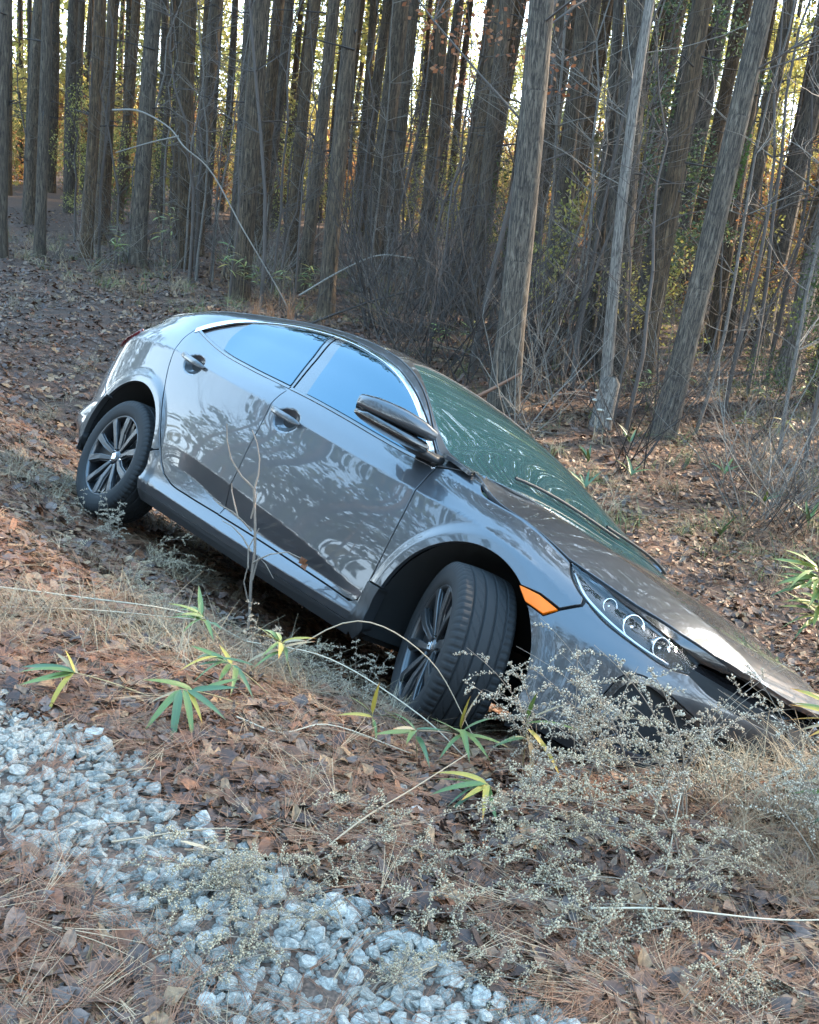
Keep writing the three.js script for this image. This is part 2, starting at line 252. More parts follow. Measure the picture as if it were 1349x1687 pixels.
// greenhouse top (windscreen, roof, hatch glass): height over (x, z)
const midTop = spline([[-.9, 1.0], [-.8, 1.045], [-.6, 1.12], [-.35, 1.215], [0, 1.325], [.35, 1.395], [.65, 1.425], [.95, 1.437], [1.18, 1.432], [1.4, 1.408], [1.56, 1.373], [1.84, 1.3], [2.11, 1.205], [2.3, 1.122], [2.48, 1.03], [2.7, .925], [2.8, .88]]);
function railPt(x) { const s = section(x), e = s[s.length - 1], u = uOfX(x), [nx, nz] = planN(u), [px, pz] = planF(u); return [px - nx * e[1], e[0], pz - nz * e[1]]; }
const railS = spline(Array.from({ length: 60 }, (_, i) => { const x = -.92 + i * (2.9 + .92) / 59, r = railPt(x); return [x, r[1], r[2]]; }));
function topPt(x, z, off = 0) {
  const [yr, zr] = railS(x), yc = Math.max(midTop(x), yr + .01), t = Math.min(Math.abs(z) / zr, 1.15);
  const H = yc - yr, a = lerp(.42, .08, sstep(1.3, 1.75, x)), e = t < 1 ? (1 - a) * (1 - t * t) + a * (1 - t ** 5) : (t - 1) * -2.6;
  return [x, yr + H * e + off, z];
}
// bonnet: height over (x, z)
const midHood = spline([[2.2, 1.0], [2.4, .993], [2.73, .956], [2.98, .918], [3.21, .868], [3.38, .82], [3.48, .775], [3.56, .715], [3.62, .66]]);
const hoodEdge = spline([[2.2, 1.0, .76], [2.33, .982, .765], [2.41, .962, .768], [2.48, .928, .768], [2.55, .907, .766], [2.69, .887, .75], [2.82, .858, .748], [2.93, .828, .742], [3.056, .808, .70], [3.2, .785, .66], [3.35, .765, .585], [3.45, .748, .50], [3.53, .728, .42], [3.62, .70, .3]]);
function hoodPt(x, z, off = 0) {
  const [ye, ze] = hoodEdge(x), yc = midHood(x), t = Math.abs(z) / ze, e = t < 1 ? 1 - .12 * t * t - .88 * Math.max(0, (t - .66) / .34) ** 1.35 : -(t - 1) * 3.6;
  let y = ye + (yc - ye) * e;
  return [x, y + off, z];
}
// ---------------------------------------------------------------- car
const car = thing('hatchback_car', 'grey four-door hatchback leaning into the roadside ditch, front wheel turned', 'car');
car.position.set(-1.11186, -.70423, -5.99914);
car.quaternion.setFromRotationMatrix(new THREE.Matrix4().makeBasis(new THREE.Vector3(.65396, -.00133, .75652), new THREE.Vector3(.32339, .90452, -.27795), new THREE.Vector3(-.68392, .42642, .59196)));
const flake = dataTex(256, 256, () => { const a = .5 + (rnd() - .5) * .3, b = .5 + (rnd() - .5) * .3; return [a, b, 1]; }, false);
const CM = {
  paint: phys([.043, .0455, .05], .36, { metalness: .5, clearcoat: 1, clearcoatRoughness: .015 }),
  shell: std([.006, .006, .006], .9),
  black: phys([.008, .008, .009], .25, { clearcoat: 1, clearcoatRoughness: .03 }),
  plastic: std([.011, .011, .0115], .55),
  liner: std([.008, .0072, .0065], .95),
  rubber: std([.007, .007, .0072], .8),
  chrome: std([.75, .76, .78], .12, { metalness: 1 }),
  brushed: std([.42, .42, .43], .28, { metalness: 1 }),
  rimDark: phys([.018, .019, .021], .3, { metalness: .3, clearcoat: .6, clearcoatRoughness: .1 }),
  rimFace: std([.085, .087, .09], .38, { metalness: .8 }),
  glassF: phys([.004, .006, .008], .02, { ior: 2.1, specularColor: new THREE.Color().setRGB(.42, .78, 1) }),  // blue of the reflected sky is put into the specular tint
  glassR: phys([.004, .006, .008], .02, { ior: 2.1, specularColor: new THREE.Color().setRGB(.42, .78, 1) }),  // same tint: sky reflection coloured blue in the material
  glassW: phys([.20, .45, .44], .0, { transmission: .89, ior: 1.95 }),
  lens: phys([.93, .95, .96], .0, { transmission: 1, ior: 1.45 }),
  amber: phys([.72, .13, .002], .35, { specularIntensity: .5 }),
  red: phys([.10, .006, .008], .1, { clearcoat: 1, clearcoatRoughness: .03 }),
  reflector: std([.85, .86, .88], .1, { metalness: 1 }),
  lampWhite: std([.45, .46, .48], .35, { metalness: .5 }),
  fabric: std([.03, .03, .032], .9),
  dash: std([.02, .02, .021], .7),
};
const area2 = (p) => { let a = 0; for (let i = 0; i < p.length; i++) { const q = p[(i + 1) % p.length]; a += p[i][0] * q[1] - q[0] * p[i][1]; } return a / 2; };
const ccw = (p) => area2(p) < 0 ? p.slice().reverse() : p;
function grow(poly, d) {        // offset a counter-clockwise polygon outwards by d
  const n = poly.length; return poly.map((p, i) => {
    let a = poly[(i + n - 1) % n], b = poly[(i + 1) % n], e0 = [p[0] - a[0], p[1] - a[1]], e1 = [b[0] - p[0], b[1] - p[1]], l0 = Math.hypot(...e0) || 1e-9, l1 = Math.hypot(...e1) || 1e-9;
    const n0 = [e0[1] / l0, -e0[0] / l0], n1 = [e1[1] / l1, -e1[0] / l1], s = [n0[0] + n1[0], n0[1] + n1[1]], k = Math.max(.35, (s[0] * s[0] + s[1] * s[1]) / 2);
    return [p[0] + s[0] / k * d * .999, p[1] + s[1] / k * d * .999];
  });
}
function resample(poly, L) { const o = []; poly.forEach((p, i) => { const q = poly[(i + 1) % poly.length], l = Math.hypot(q[0] - p[0], q[1] - p[1]), n = Math.max(1, Math.ceil(l / L)); if (l < 1e-6) return; for (let k = 0; k < n; k++) o.push([lerp(p[0], q[0], k / n), lerp(p[1], q[1], k / n)]); }); return o; }
function curve(pts, per = 8) { const c = new THREE.CatmullRomCurve3(pts.map((p) => new THREE.Vector3(p[0], p[1], p[2] ?? 0)), false, 'centripetal'); return c.getPoints(per * (pts.length - 1)).map((v) => pts[0].length > 2 ? [v.x, v.y, v.z] : [v.x, v.y]); }
function arcPts(cx, cy, r, a0, a1, n = 40) { return Array.from({ length: n + 1 }, (_, i) => { const a = lerp(a0, a1, i / n); return [cx + r * Math.cos(a), cy + r * Math.sin(a)]; }); }
function tessellate(loops, L) {
  const V = loops.flat().map((p) => [p[0], p[1]]), toV = (l) => l.map((p) => new THREE.Vector2(p[0], p[1]));
  let T = THREE.ShapeUtils.triangulateShape(toV(loops[0]), loops.slice(1).map(toV)).map((t) => [...t]);
  for (let pass = 0; pass < 14; pass++) {
    const mid = new Map(), out = []; let any = false;
    const split = (a, b) => { const k = a < b ? a * 1e6 + b : b * 1e6 + a; if (mid.has(k)) return mid.get(k); const p = V[a], q = V[b]; if (Math.hypot(p[0] - q[0], p[1] - q[1]) <= L) { mid.set(k, -1); return -1; } V.push([(p[0] + q[0]) / 2, (p[1] + q[1]) / 2]); mid.set(k, V.length - 1); any = true; return V.length - 1; };
    const boundary = new Set(); if (pass === 0) loops.reduce((o, l) => { l.forEach((_, i) => { const a = o + i, b = o + (i + 1) % l.length; boundary.add(a < b ? a * 1e6 + b : b * 1e6 + a); }); return o + l.length; }, 0);
    if (pass === 0) for (const k of boundary) mid.set(k, -1);
    // longest-edge bisection keeps the triangles well shaped
    for (const [a, b, c] of T) {
      const d = (i, j) => (V[i][0] - V[j][0]) ** 2 + (V[i][1] - V[j][1]) ** 2, ab = split(a, b), bc = split(b, c), ca = split(c, a), n = (ab >= 0) + (bc >= 0) + (ca >= 0);
      if (n === 0) out.push([a, b, c]);
      else if (n === 3) out.push([a, ab, ca], [ab, b, bc], [ca, bc, c], [ab, bc, ca]);
      else if (n === 1) { if (ab >= 0) out.push([a, ab, c], [ab, b, c]); else if (bc >= 0) out.push([a, b, bc], [a, bc, c]); else out.push([a, b, ca], [b, c, ca]); }
      else { const two = (p, q, r, pq, qr) => { out.push([pq, q, qr]); if (d(p, qr) < d(pq, r)) out.push([p, pq, qr], [p, qr, r]); else out.push([p, pq, r], [pq, qr, r]); }; if (ca < 0) two(a, b, c, ab, bc); else if (ab < 0) two(b, c, a, bc, ca); else two(c, a, b, ca, ab); }
    }
    T = out; if (!any) break;
  }
  return { V, T };
}
// a sheet-metal panel: outline (and holes) in the surface's own coordinates, its edges rolled back into a flange
function panel(poly, f, { L = .03, gap = .0022, flange = .016, roll = .0022, holes = [], flip = 1 } = {}) {
  const outer = resample(grow(ccw(poly), -gap - roll), L), hs = holes.map((h) => resample(grow(ccw(h), gap + roll), L).reverse());
  const loops = [outer, ...hs], { V, T } = tessellate(loops, L), g = new Geo();
  const nrm = (p) => surfNormal(f, p[0], p[1]), same = flip > 0;
  for (const p of V) { const n = nrm(p); g.v(f(...p), n.map((x) => x * flip), [p[0], p[1]]); }
  for (const [a, b, c] of T) { const p = V[a], q = V[b], r = V[c], o = (q[0] - p[0]) * (r[1] - p[1]) - (q[1] - p[1]) * (r[0] - p[0]); if (o === 0) continue; (o > 0) === same ? g.t(a, b, c) : g.t(a, c, b); }
  let base = 0;
  for (const lp of loops) {
    const n = lp.length, edge = grow(lp, roll), o0 = g.p.length / 3, rows = [];
    for (let i = 0; i < n; i++) {
      const nn = nrm(lp[i]).map((x) => x * flip), P = f(...lp[i]), E = f(...edge[i]), lat = unit(sub(E, P)), e1 = E.map((x, k) => x - nn[k] * roll), e2 = E.map((x, k) => x - nn[k] * flange);
      rows.push([g.v(P, nn, lp[i]), g.v(e1, lat, lp[i]), g.v(e2, lat, lp[i])]);
    }
    for (let i = 0; i < n; i++) { const a = rows[i], b = rows[(i + 1) % n]; for (let k = 0; k < 2; k++) same ? g.q(a[k], a[k + 1], b[k + 1], b[k]) : g.q(a[k], b[k], b[k + 1], a[k + 1]); }
    base += n;
  }
  return g.build();
}
const BOWLS = [[.34, .936], [1.27, .868]];                            // dished recesses behind the door handles
const sideF = (off, s = 1) => (u, y) => { let d = 0; for (const [bx, by] of BOWLS) { const q = ((u - bx - .02) / .098) ** 2 + ((y - by + .006) / .058) ** 2; if (q < 1) d -= .034 * (1 - q) ** 1.1 * Math.min(1, (1 - q) * 3); } const p = sidePt(u, y, off + d); return [p[0], p[1], p[2] * s]; };
const plainF = (off, s = 1) => (u, y) => { const p = sidePt(u, y, off); return [p[0], p[1], p[2] * s]; };
const topF = (off) => (x, z) => topPt(x, z, off), hoodF = (off) => (x, z) => hoodPt(x, z, off);
const AR = .392, AY = .34;
const beltRow = (x0, x1, dy, n = 24) => Array.from({ length: n + 1 }, (_, i) => { const x = lerp(x0, x1, i / n); return [x, belt(x) + dy]; });
const moldTop = curve([[.098, 1.117], [.145, 1.16], [.197, 1.196], [.26, 1.229], [.337, 1.257], [.521, 1.304], [.742, 1.338], [1.007, 1.35], [1.204, 1.341], [1.371, 1.32], [1.505, 1.294], [1.638, 1.253], [1.769, 1.197], [1.892, 1.131], [2.002, 1.065], [2.09, 1.008], [2.16, .963], [2.2, .936]], 6);
const frontGap = curve([[2.2, .934], [2.226, .869], [2.24, .75], [2.244, .62], [2.24, .5], [2.234, .427], [2.224, .37], [2.205, .338], [2.17, .324]], 5);
const midGap = curve([[1.131, 1.004], [1.127, .918], [1.133, .863], [1.14, .779], [1.14, .66], [1.141, .569], [1.131, .466], [1.12, .38], [1.12, .342]], 5);
const rearGap = curve([[.56, .375], [.5, .42], [.415, .517], [.316, .646], [.211, .769], [.14, .883], [.105, .993], [.096, 1.06], [.1, 1.115]], 5);
const doorBottomR = curve([[1.12, .343], [.825, .343], [.66, .349], [.56, .375]], 6), doorBottomF = curve([[2.17, .324], [2.0, .33], [1.8, .334], [1.45, .34], [1.12, .342]], 6);
const rearArch = (a0, a1, n) => arcPts(0, AY, AR, a0, a1, n), frontArch = (a0, a1, n) => arcPts(2.7, AY, AR, a0, a1, n);
const RAD = Math.PI / 180;
const hoodSide = curve([[2.39, .987], [2.42, .952], [2.47, .914], [2.575, .899], [2.701, .889], [2.835, .857], [2.95, .823]], 5);
const lampLow = curve([[2.965, .817], [3.006, .785], [3.06, .754], [3.116, .728], [3.191, .699], [3.249, .682], [3.371, .66], [3.482, .646], [3.571, .657]], 5);
const lampTop = curve([[2.965, .82], [3.129, .791], [3.254, .768], [3.419, .746], [3.541, .728], [3.635, .706]], 5);
const intake = curve([[3.30, .36], [3.322, .43], [3.34, .495], [3.356, .55], [3.388, .58], [3.435, .589], [3.509, .575], [3.619, .548], [3.72, .528]], 5);
const railRow = (x0, x1, n = 40) => Array.from({ length: n + 1 }, (_, i) => { const x = lerp(x0, x1, i / n); return [uOfX(x), railS(x)[0] - .002]; });
const marker = [[2.902, .672], [2.988, .674], [3.072, .657], [3.040, .622], [2.958, .631]];
for (const s of [1, -1]) {
  const F = (o = 0) => plainF(o, s), flip = s, P = (name, poly, mat, o = {}, parent = car, off = 0, fn) => mesh(name, panel(poly, fn ?? F(off), { flip, ...o }), mat, parent);
  // doors, each with its glass and handle
  const fd = P('front_door', [...frontGap, ...doorBottomF, ...midGap.slice().reverse(), ...beltRow(1.131, 2.2, -.004)], CM.paint, { L: .018 }, car, 0, sideF(0, s));
  const rd = P('rear_door', [...midGap, ...doorBottomR, ...rearGap, ...beltRow(.12, 1.131, -.004)], CM.paint, { L: .018 }, car, 0, sideF(0, s));
  const fw = curve([[1.113, 1.326], [1.226, 1.326], [1.39, 1.305], [1.522, 1.28], [1.643, 1.241], [1.765, 1.187], [1.887, 1.12], [1.997, 1.053], [2.087, .994], [2.14, .958]], 5).concat(beltRow(2.14, 1.25, .014));
  const rw = curve([[.43, 1.07], [.395, 1.125], [.385, 1.195], [.423, 1.262], [.544, 1.289], [.77, 1.32], [.985, 1.33]], 5).concat(beltRow(1.098, .43, .016));
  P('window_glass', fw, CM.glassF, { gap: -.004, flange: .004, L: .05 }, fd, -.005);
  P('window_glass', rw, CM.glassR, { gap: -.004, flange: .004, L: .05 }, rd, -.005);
  const trimF = [[1.03, 1.337], ...moldTop.filter((p) => p[0] > 1.035).map(([x, y]) => [x - (x > 1.6 ? .008 : 0), y - .011]), ...beltRow(2.19, 1.137, .001)];
  const trimR = [[.112, 1.1175], ...moldTop.filter((p) => p[0] > .13 && p[0] < 1.02).map(([x, y]) => [x + .012 * smooth(.5, .2, x), y - .012 - .006 * smooth(.5, .2, x)]), [1.022, 1.337], ...beltRow(1.128, .12, .001)];
  P('window_trim', trimF, CM.black, { L: .05, gap: .001 }, fd, -.011);
  P('window_trim', trimR, CM.black, { L: .05, gap: .001 }, rd, -.011);
  const strip = (x0, x1) => [...beltRow(x0, x1, -.005), ...beltRow(x1, x0, .009)];
  P('belt_strip', strip(1.135, 2.19), CM.black, { gap: 0, L: .05, flange: .01 }, fd, .004);
  P('belt_strip', strip(.13, 1.127), CM.black, { gap: 0, L: .05, flange: .01 }, rd, .004);
  // bright moulding over the windows, wide at its rear tip
  const lowM = moldTop.map(([x, y], i, a) => { const q = a[Math.min(i + 1, a.length - 1)], r = a[Math.max(i - 1, 0)], tx = q[0] - r[0], ty = q[1] - r[1], l = Math.hypot(tx, ty), w = x < .45 ? lerp(.034, .015, sstep(.12, .45, x)) : .015; return [x + ty / l * w, y - tx / l * w]; });
  P('window_moulding', [...moldTop, ...lowM.slice().reverse()], CM.chrome, { gap: -.001, L: .03, flange: .01, roll: .002 }, car, .005);
  // fixed sheet metal
  P('quarter_panel', [...rearGap.slice().reverse(), [.445, .475], [.41, .455], ...rearArch(17 * RAD, 147 * RAD), [-.40, .60], [-.5, .66], [-.58, .78], [uOfX(-.6), .87], [uOfX(-.45), .97], [uOfX(-.42), 1.03], ...railRow(-.42, 2.3).map((p) => p), ...[[2.32, .975], [2.205, .94]], ...moldTop.slice().reverse()], CM.paint, { L: .03 });
  P('front_fender', [...frontGap.slice(0, 26), [2.234, .43], [2.322, .43], ...frontArch(166 * RAD, 58 * RAD), [2.988, .677], [3.074, .661], [3.128, .706], ...lampLow.filter((p) => p[0] < 3.13).reverse(), ...hoodSide.slice().reverse(), [2.33, .972]], CM.paint, { L: .02 });
  P('rocker_panel', [[.385, .30], ...rearArch(-4 * RAD, 15 * RAD, 6), [.44, .47], ...rearGap.slice(0, 8).reverse().map(([x, y]) => [x - .002, y - .002]), ...doorBottomR.slice().reverse(), ...doorBottomF.slice().reverse(), [2.212, .345], [2.232, .42], [2.318, .42], [2.30, .36], [2.26, .30], [2.235, .252], [1.3, .247], [.385, .247]], CM.paint, { L: .03 });
  P('sill_skirt', [[.385, .249], [2.235, .252], [2.2, .2], [.42, .2]], CM.plastic, { L: .05, gap: 0 }, car, -.003);
  const grille = [[uOfX(3.3), 0]];
  P('front_bumper', [...frontArch(47 * RAD, -8 * RAD, 24), [3.1, .278], [3.4, .27], [3.8, .26], [U1, .26], [U1, .36], [3.74, .37], [3.5, .36], [3.36, .35], ...intake, [U1, .50], [U1, .60], [3.8, .61], [3.66, .63], ...lampLow.slice().reverse().filter((p) => p[0] > 3.13), [3.132, .702], [3.078, .657], [3.045, .618]], CM.paint, { L: .022 });
  P('lower_intake', [[3.27, .34], ...intake.map(([u, y]) => [u - .006, y + .006]), [U1, .51], [U1, .33]], CM.plastic, { L: .05, gap: 0 }, car, -.05);
  P('intake_surround', [...intake, ...intake.slice().reverse().map(([u, y]) => [u + .02, y - .022])], CM.black, { L: .03, gap: 0, flange: .05 }, car, -.004);
  P('upper_grille', [[3.58, .65], [3.64, .702], [3.8, .70], [U1, .69], [U1, .59], [3.8, .60], [3.66, .62]], CM.black, { L: .05, gap: 0 }, car, -.035);
  // rear
  P('rear_bumper', [[uOfX(-.58), .775], [-.5, .655], [-.405, .6], ...rearArch(148 * RAD, 186 * RAD, 16), [-.45, .28], [U0 + .3, .29], [U0, .29], [U0, .74], [U0 + .3, .76]], CM.paint, { L: .03 });
  P('mud_flap', [[-.268, .585], [-.345, .572], [-.43, .44], [-.50, .36], [-.51, .25], [-.4, .25], [-.385, .35], ...rearArch(182 * RAD, 140 * RAD, 12)], CM.plastic, { L: .04, gap: 0, flange: .03 }, car, .012);
  P('tail_light', [[uOfX(-.59), .868], [uOfX(-.44), .965], [uOfX(-.43), 1.015], [U0 + .5, 1.01], [U0 + .25, .985], [U0 + .25, .86]], CM.red, { L: .04, flange: .03 }, car, .014);
  P('tailgate', [[uOfX(-.58), .785], [uOfX(-.6), .862], [U0 + .26, .855], [U0 + .24, .97], [U0, .965], [U0, .75], [U0 + .3, .77]], CM.paint, { L: .05 });
  P('side_marker', marker, CM.amber, { L: .02, gap: .001, flange: .012 }, car, .001);
  // head light: bowl, lens, projectors
  const hl = new THREE.Group(); hl.name = 'headlight'; car.add(hl);
  const lampPoly = [...lampLow, ...lampTop.slice().reverse()];
  P('lamp_lens', lampPoly, CM.lens, { L: .025, flange: .006 }, hl, .002);
  P('lamp_housing', grow(ccw(lampPoly), -.003), CM.lampWhite, { L: .03, gap: 0, flange: .03 }, hl, -.06);
  for (const [u, y, r] of [[3.19, .738, .024], [3.315, .711, .037], [3.455, .69, .033]]) {
    const c = sidePt(u, y, -.034), n = surfNormal(plainF(0), u, y), g = new THREE.LatheGeometry([[0, .012], [.16, .010], [.26, -.002], [.3, -.02], [.6, -.012], [.85, .002], [1, .016], [1.08, .018], [1.12, .014], [1.1, -.02]].map((p) => new THREE.Vector2(p[0] * r, p[1])), 28);
    const b = mesh('projector_bulb', g, CM.reflector, hl); b.position.set(c[0], c[1], c[2] * s); b.quaternion.setFromUnitVectors(new THREE.Vector3(0, 1, 0), new THREE.Vector3(n[0] * .75 + .6, n[1] * .3, n[2] * .75 * s).normalize());
  }
  for (const [a, b] of [[3.06, 3.15], [3.225, 3.265], [3.365, 3.41], [3.5, 3.57]]) { const up = (u) => .783 - (u - 3.06) * .165, lo = (u) => .762 - (u - 3.06) * .245 + .28 * Math.max(0, u - 3.06) ** 2; P('lamp_chrome', [[a, lo(a)], [b, lo(b) + .006], [b - .012, up(b)], [a - .014, up(a)]], CM.reflector, { L: .03, gap: .002, flange: .012, roll: .006 }, hl, -.03, (u, y) => { const p = sidePt(u, y, -.028 - .35 * (u - a) + .25 * (y - lo(a))); return [p[0], p[1], p[2] * s]; }); }
  P('lamp_bezel', curve([[3.0, .79], [3.12, .728], [3.25, .69], [3.37, .667], [3.5, .655]], 6).concat(curve([[3.5, .66], [3.37, .674], [3.25, .698], [3.12, .737], [3.0, .797]], 6)), CM.brushed, { L: .03, gap: 0, flange: .012 }, hl, -.018);
  // gloss black wing between bonnet and lamp
  { const g = new Geo(), n = 40, rows = []; for (let i = 0; i <= n; i++) { const t = i / n, x = lerp(2.93, 3.53, t), [ye, ze] = hoodEdge(x), top = [x - .004, ye - .006, (ze - .002)], k = t * (lampTop.length - 1), a = lampTop[Math.floor(k)], b = lampTop[Math.min(lampTop.length - 1, Math.floor(k) + 1)], w = k - Math.floor(k), lo = sidePt(lerp(a[0], b[0], w), lerp(a[1], b[1], w), -.002), md = top.map((v, j) => (v + lo[j]) / 2 + (j === 1 ? -.004 : 0)); rows.push([top, md, lo].map((p) => g.v([p[0], p[1], p[2] * s]))); }
    for (let i = 0; i < n; i++) for (let k = 0; k < 2; k++) g.q(rows[i][k], rows[i][k + 1], rows[i + 1][k + 1], rows[i + 1][k]); mesh('grille_wing', g.build(), CM.black, car); }
  // fog lamp in the intake
  { const fl = new THREE.Group(); fl.name = 'fog_light'; car.add(fl); const c = sidePt(3.405, .412, -.012); fl.position.set(c[0] - .01, c[1], c[2] * s); fl.quaternion.setFromUnitVectors(new THREE.Vector3(0, 1, 0), new THREE.Vector3(.9, 0, .43 * s).normalize());
    mesh('fog_ring', new THREE.LatheGeometry([[.034, -.05], [.04, .0], [.044, .004], [.05, .0], [.056, -.012], [.06, -.05]].map((p) => new THREE.Vector2(...p)), 32), CM.black, fl);
    mesh('fog_reflector', new THREE.LatheGeometry([[0, -.03], [.015, -.028], [.028, -.018], [.037, -.002]].map((p) => new THREE.Vector2(...p)), 32), CM.reflector, fl);
    mesh('fog_lens', new THREE.LatheGeometry([[0, .008], [.02, .006], [.037, 0]].map((p) => new THREE.Vector2(...p)), 32), CM.lens, fl); }
  // dark inner body behind the shut lines
  const inner = [[.4, .22], [2.2, .22], [2.3, .4], ...frontArch(170 * RAD, 0, 30), [3.1, .3], [U1, .3], [U1, .66], [3.62, .69], ...lampTop.slice().reverse(), ...hoodSide.slice().reverse(), [2.3, .94], ...beltRow(2.2, -.4, -.02), [uOfX(-.6), .95], [U0 + .2, .95], [U0, .95], [U0, .32], [-.5, .3], [-.4, .34], ...rearArch(178 * RAD, 2 * RAD, 30)];
  P('inner_body', inner, CM.shell, { L: .06, gap: .012, flange: .004 }, car, -.085 + .06);
  P('pillar_lining', [...moldTop.slice().reverse().filter((p) => p[0] > .15), ...railRow(.12, 2.2)], CM.shell, { L: .06, gap: .004 }, car, -.03);
  // door handles
  [[fd, 1.165, .884, 1.405, .864], [rd, .232, .957, .485, .932]].forEach(([door, x0, y0, x1, y1]) => {
    const g = new Geo(), n = 22, m = 14, rows = [];
    for (let i = 0; i <= n; i++) { const t = i / n, u = lerp(x0, x1, t), y = lerp(y0, y1, t), e = Math.pow(Math.abs(2 * t - 1), 5), c = sidePt(u, y, .030 - .024 * Math.pow(Math.abs(2 * t - 1), 4) * .9), hh = .0155 * Math.sqrt(Math.max(.02, 1 - e * .9)), dd = .009 * (1 - .4 * e), ring = []; for (let k = 0; k <= m; k++) { const a = k / m * 2 * Math.PI, ca = Math.cos(a), sa = Math.sin(a), pw = (v) => Math.sign(v) * Math.pow(Math.abs(v), .62); ring.push(g.v([c[0], c[1] + pw(sa) * hh, (c[2] + pw(ca) * dd) * s], null, [t, k / m])); } rows.push(ring); }
    for (let i = 0; i < n; i++) for (let k = 0; k < m; k++) g.q(rows[i][k], rows[i][k + 1], rows[i + 1][k + 1], rows[i + 1][k]);
    for (const e of [0, n]) { const c = [0, 1, 2].map((q) => rows[e].slice(0, m).reduce((t, i) => t + g.p[i * 3 + q], 0) / m), ci = g.v(c); for (let k = 0; k < m; k++) e ? g.t(rows[e][k], rows[e][k + 1], ci) : g.t(rows[e][k + 1], rows[e][k], ci); }
    mesh('door_handle', g.build(), CM.paint, door);
  });
  // wheel wells
  for (const ax of [0, 2.7]) { const g = new Geo(), n = 30, rows = []; for (let i = 0; i <= n; i++) { const a = lerp(-14, 194, i / n) * RAD, r = .402, row = []; for (const [z, k] of [[.868, 1.0], [.80, 1.025], [.62, 1.02], [.5, .99], [.47, .8], [.46, .3]]) row.push(g.v([ax + r * k * Math.cos(a), AY + r * k * Math.sin(a) + (Math.sin(i * 1.7) * .002), z * s])); rows.push(row); } for (let i = 0; i < n; i++) for (let k = 0; k < 5; k++) g.q(rows[i][k], rows[i + 1][k], rows[i + 1][k + 1], rows[i][k + 1]); mesh('wheel_arch_liner', g.build(), CM.liner, car); }
  // splash guard behind the front wheel
  P('splash_guard', [[2.232, .425], [2.322, .425], ...frontArch(168 * RAD, 192 * RAD, 8), [2.30, .235], [2.25, .2], [2.20, .235], [2.228, .33]], CM.plastic, { L: .04, gap: -.001, flange: .05 }, car, .006);
  // mirror
  const mir = new THREE.Group(); mir.name = 'side_mirror'; car.add(mir);
  const lobe = (rows, nm, mat, creased) => { const g = new Geo(), R = rows.map((r) => r.map((p) => g.v([p[0], p[1], p[2] * s]))); for (let i = 0; i < R.length - 1; i++) for (let k = 0; k < R[i].length; k++) { const k2 = (k + 1) % R[i].length; g.q(R[i][k], R[i][k2], R[i + 1][k2], R[i + 1][k]); } for (const e of [0, R.length - 1]) { const m = rows[e].reduce((a, p) => a.map((v, j) => v + p[j] / rows[e].length), [0, 0, 0]), c = g.v([m[0], m[1], m[2] * s]); for (let k = 0; k < R[e].length; k++) { const k2 = (k + 1) % R[e].length; e ? g.t(R[e][k], R[e][k2], c) : g.t(R[e][k2], R[e][k], c); } } const geo = g.build(); return mesh(nm, geo, mat, mir); };
  const sec = (z, xb, xf, y0, y1, p = 3.2, n = 20) => Array.from({ length: n }, (_, k) => { const a = k / n * 2 * Math.PI, c = Math.cos(a), q = Math.sin(a), e = 2 / p, cx = (xb + xf) / 2, w = (xf - xb) / 2, cy = (y0 + y1) / 2, h = (y1 - y0) / 2, lean = (z - .88) * .0; return [cx + Math.sign(c) * Math.pow(Math.abs(c), e) * w + lean, cy + Math.sign(q) * Math.pow(Math.abs(q), e) * h, z]; });
  lobe([sec(.872, 2.06, 2.2, 1.016, 1.05), sec(.885, 2.03, 2.215, 1.006, 1.062), sec(.94, 1.985, 2.195, 1.004, 1.076), sec(1.0, 1.95, 2.15, 1.004, 1.08), sec(1.05, 1.925, 2.09, 1.006, 1.076), sec(1.075, 1.915, 2.03, 1.012, 1.066), sec(1.083, 1.93, 1.99, 1.022, 1.056)], 'mirror_cap', CM.paint);
  lobe([sec(.87, 2.05, 2.19, .955, 1.0), sec(.89, 2.02, 2.2, .952, 1.006), sec(.95, 1.975, 2.18, .955, 1.005), sec(1.01, 1.945, 2.13, .962, 1.005), sec(1.05, 1.925, 2.07, .97, 1.007), sec(1.072, 1.925, 2.01, .98, 1.007)], 'mirror_housing', CM.black);
  lobe([sec(.79, 2.06, 2.215, .945, .985), sec(.83, 2.06, 2.21, .942, .975), sec(.87, 2.06, 2.18, .945, .98), sec(.91, 2.05, 2.16, .952, .985)], 'mirror_stalk', CM.plastic);
  P('mirror_base', [[2.02, .957], [2.195, .937], [2.15, .965], [2.07, 1.012]], CM.plastic, { L: .03, gap: -.002, flange: .01 }, mir, .004);
  { const g = new THREE.CircleGeometry(.045, 24); g.scale(2.0, 1, 1); const mm = mesh('mirror_glass', g, CM.reflector, mir); mm.rotation.y = -Math.PI / 2; mm.position.set(1.922, 1.02, .985 * s); }
}
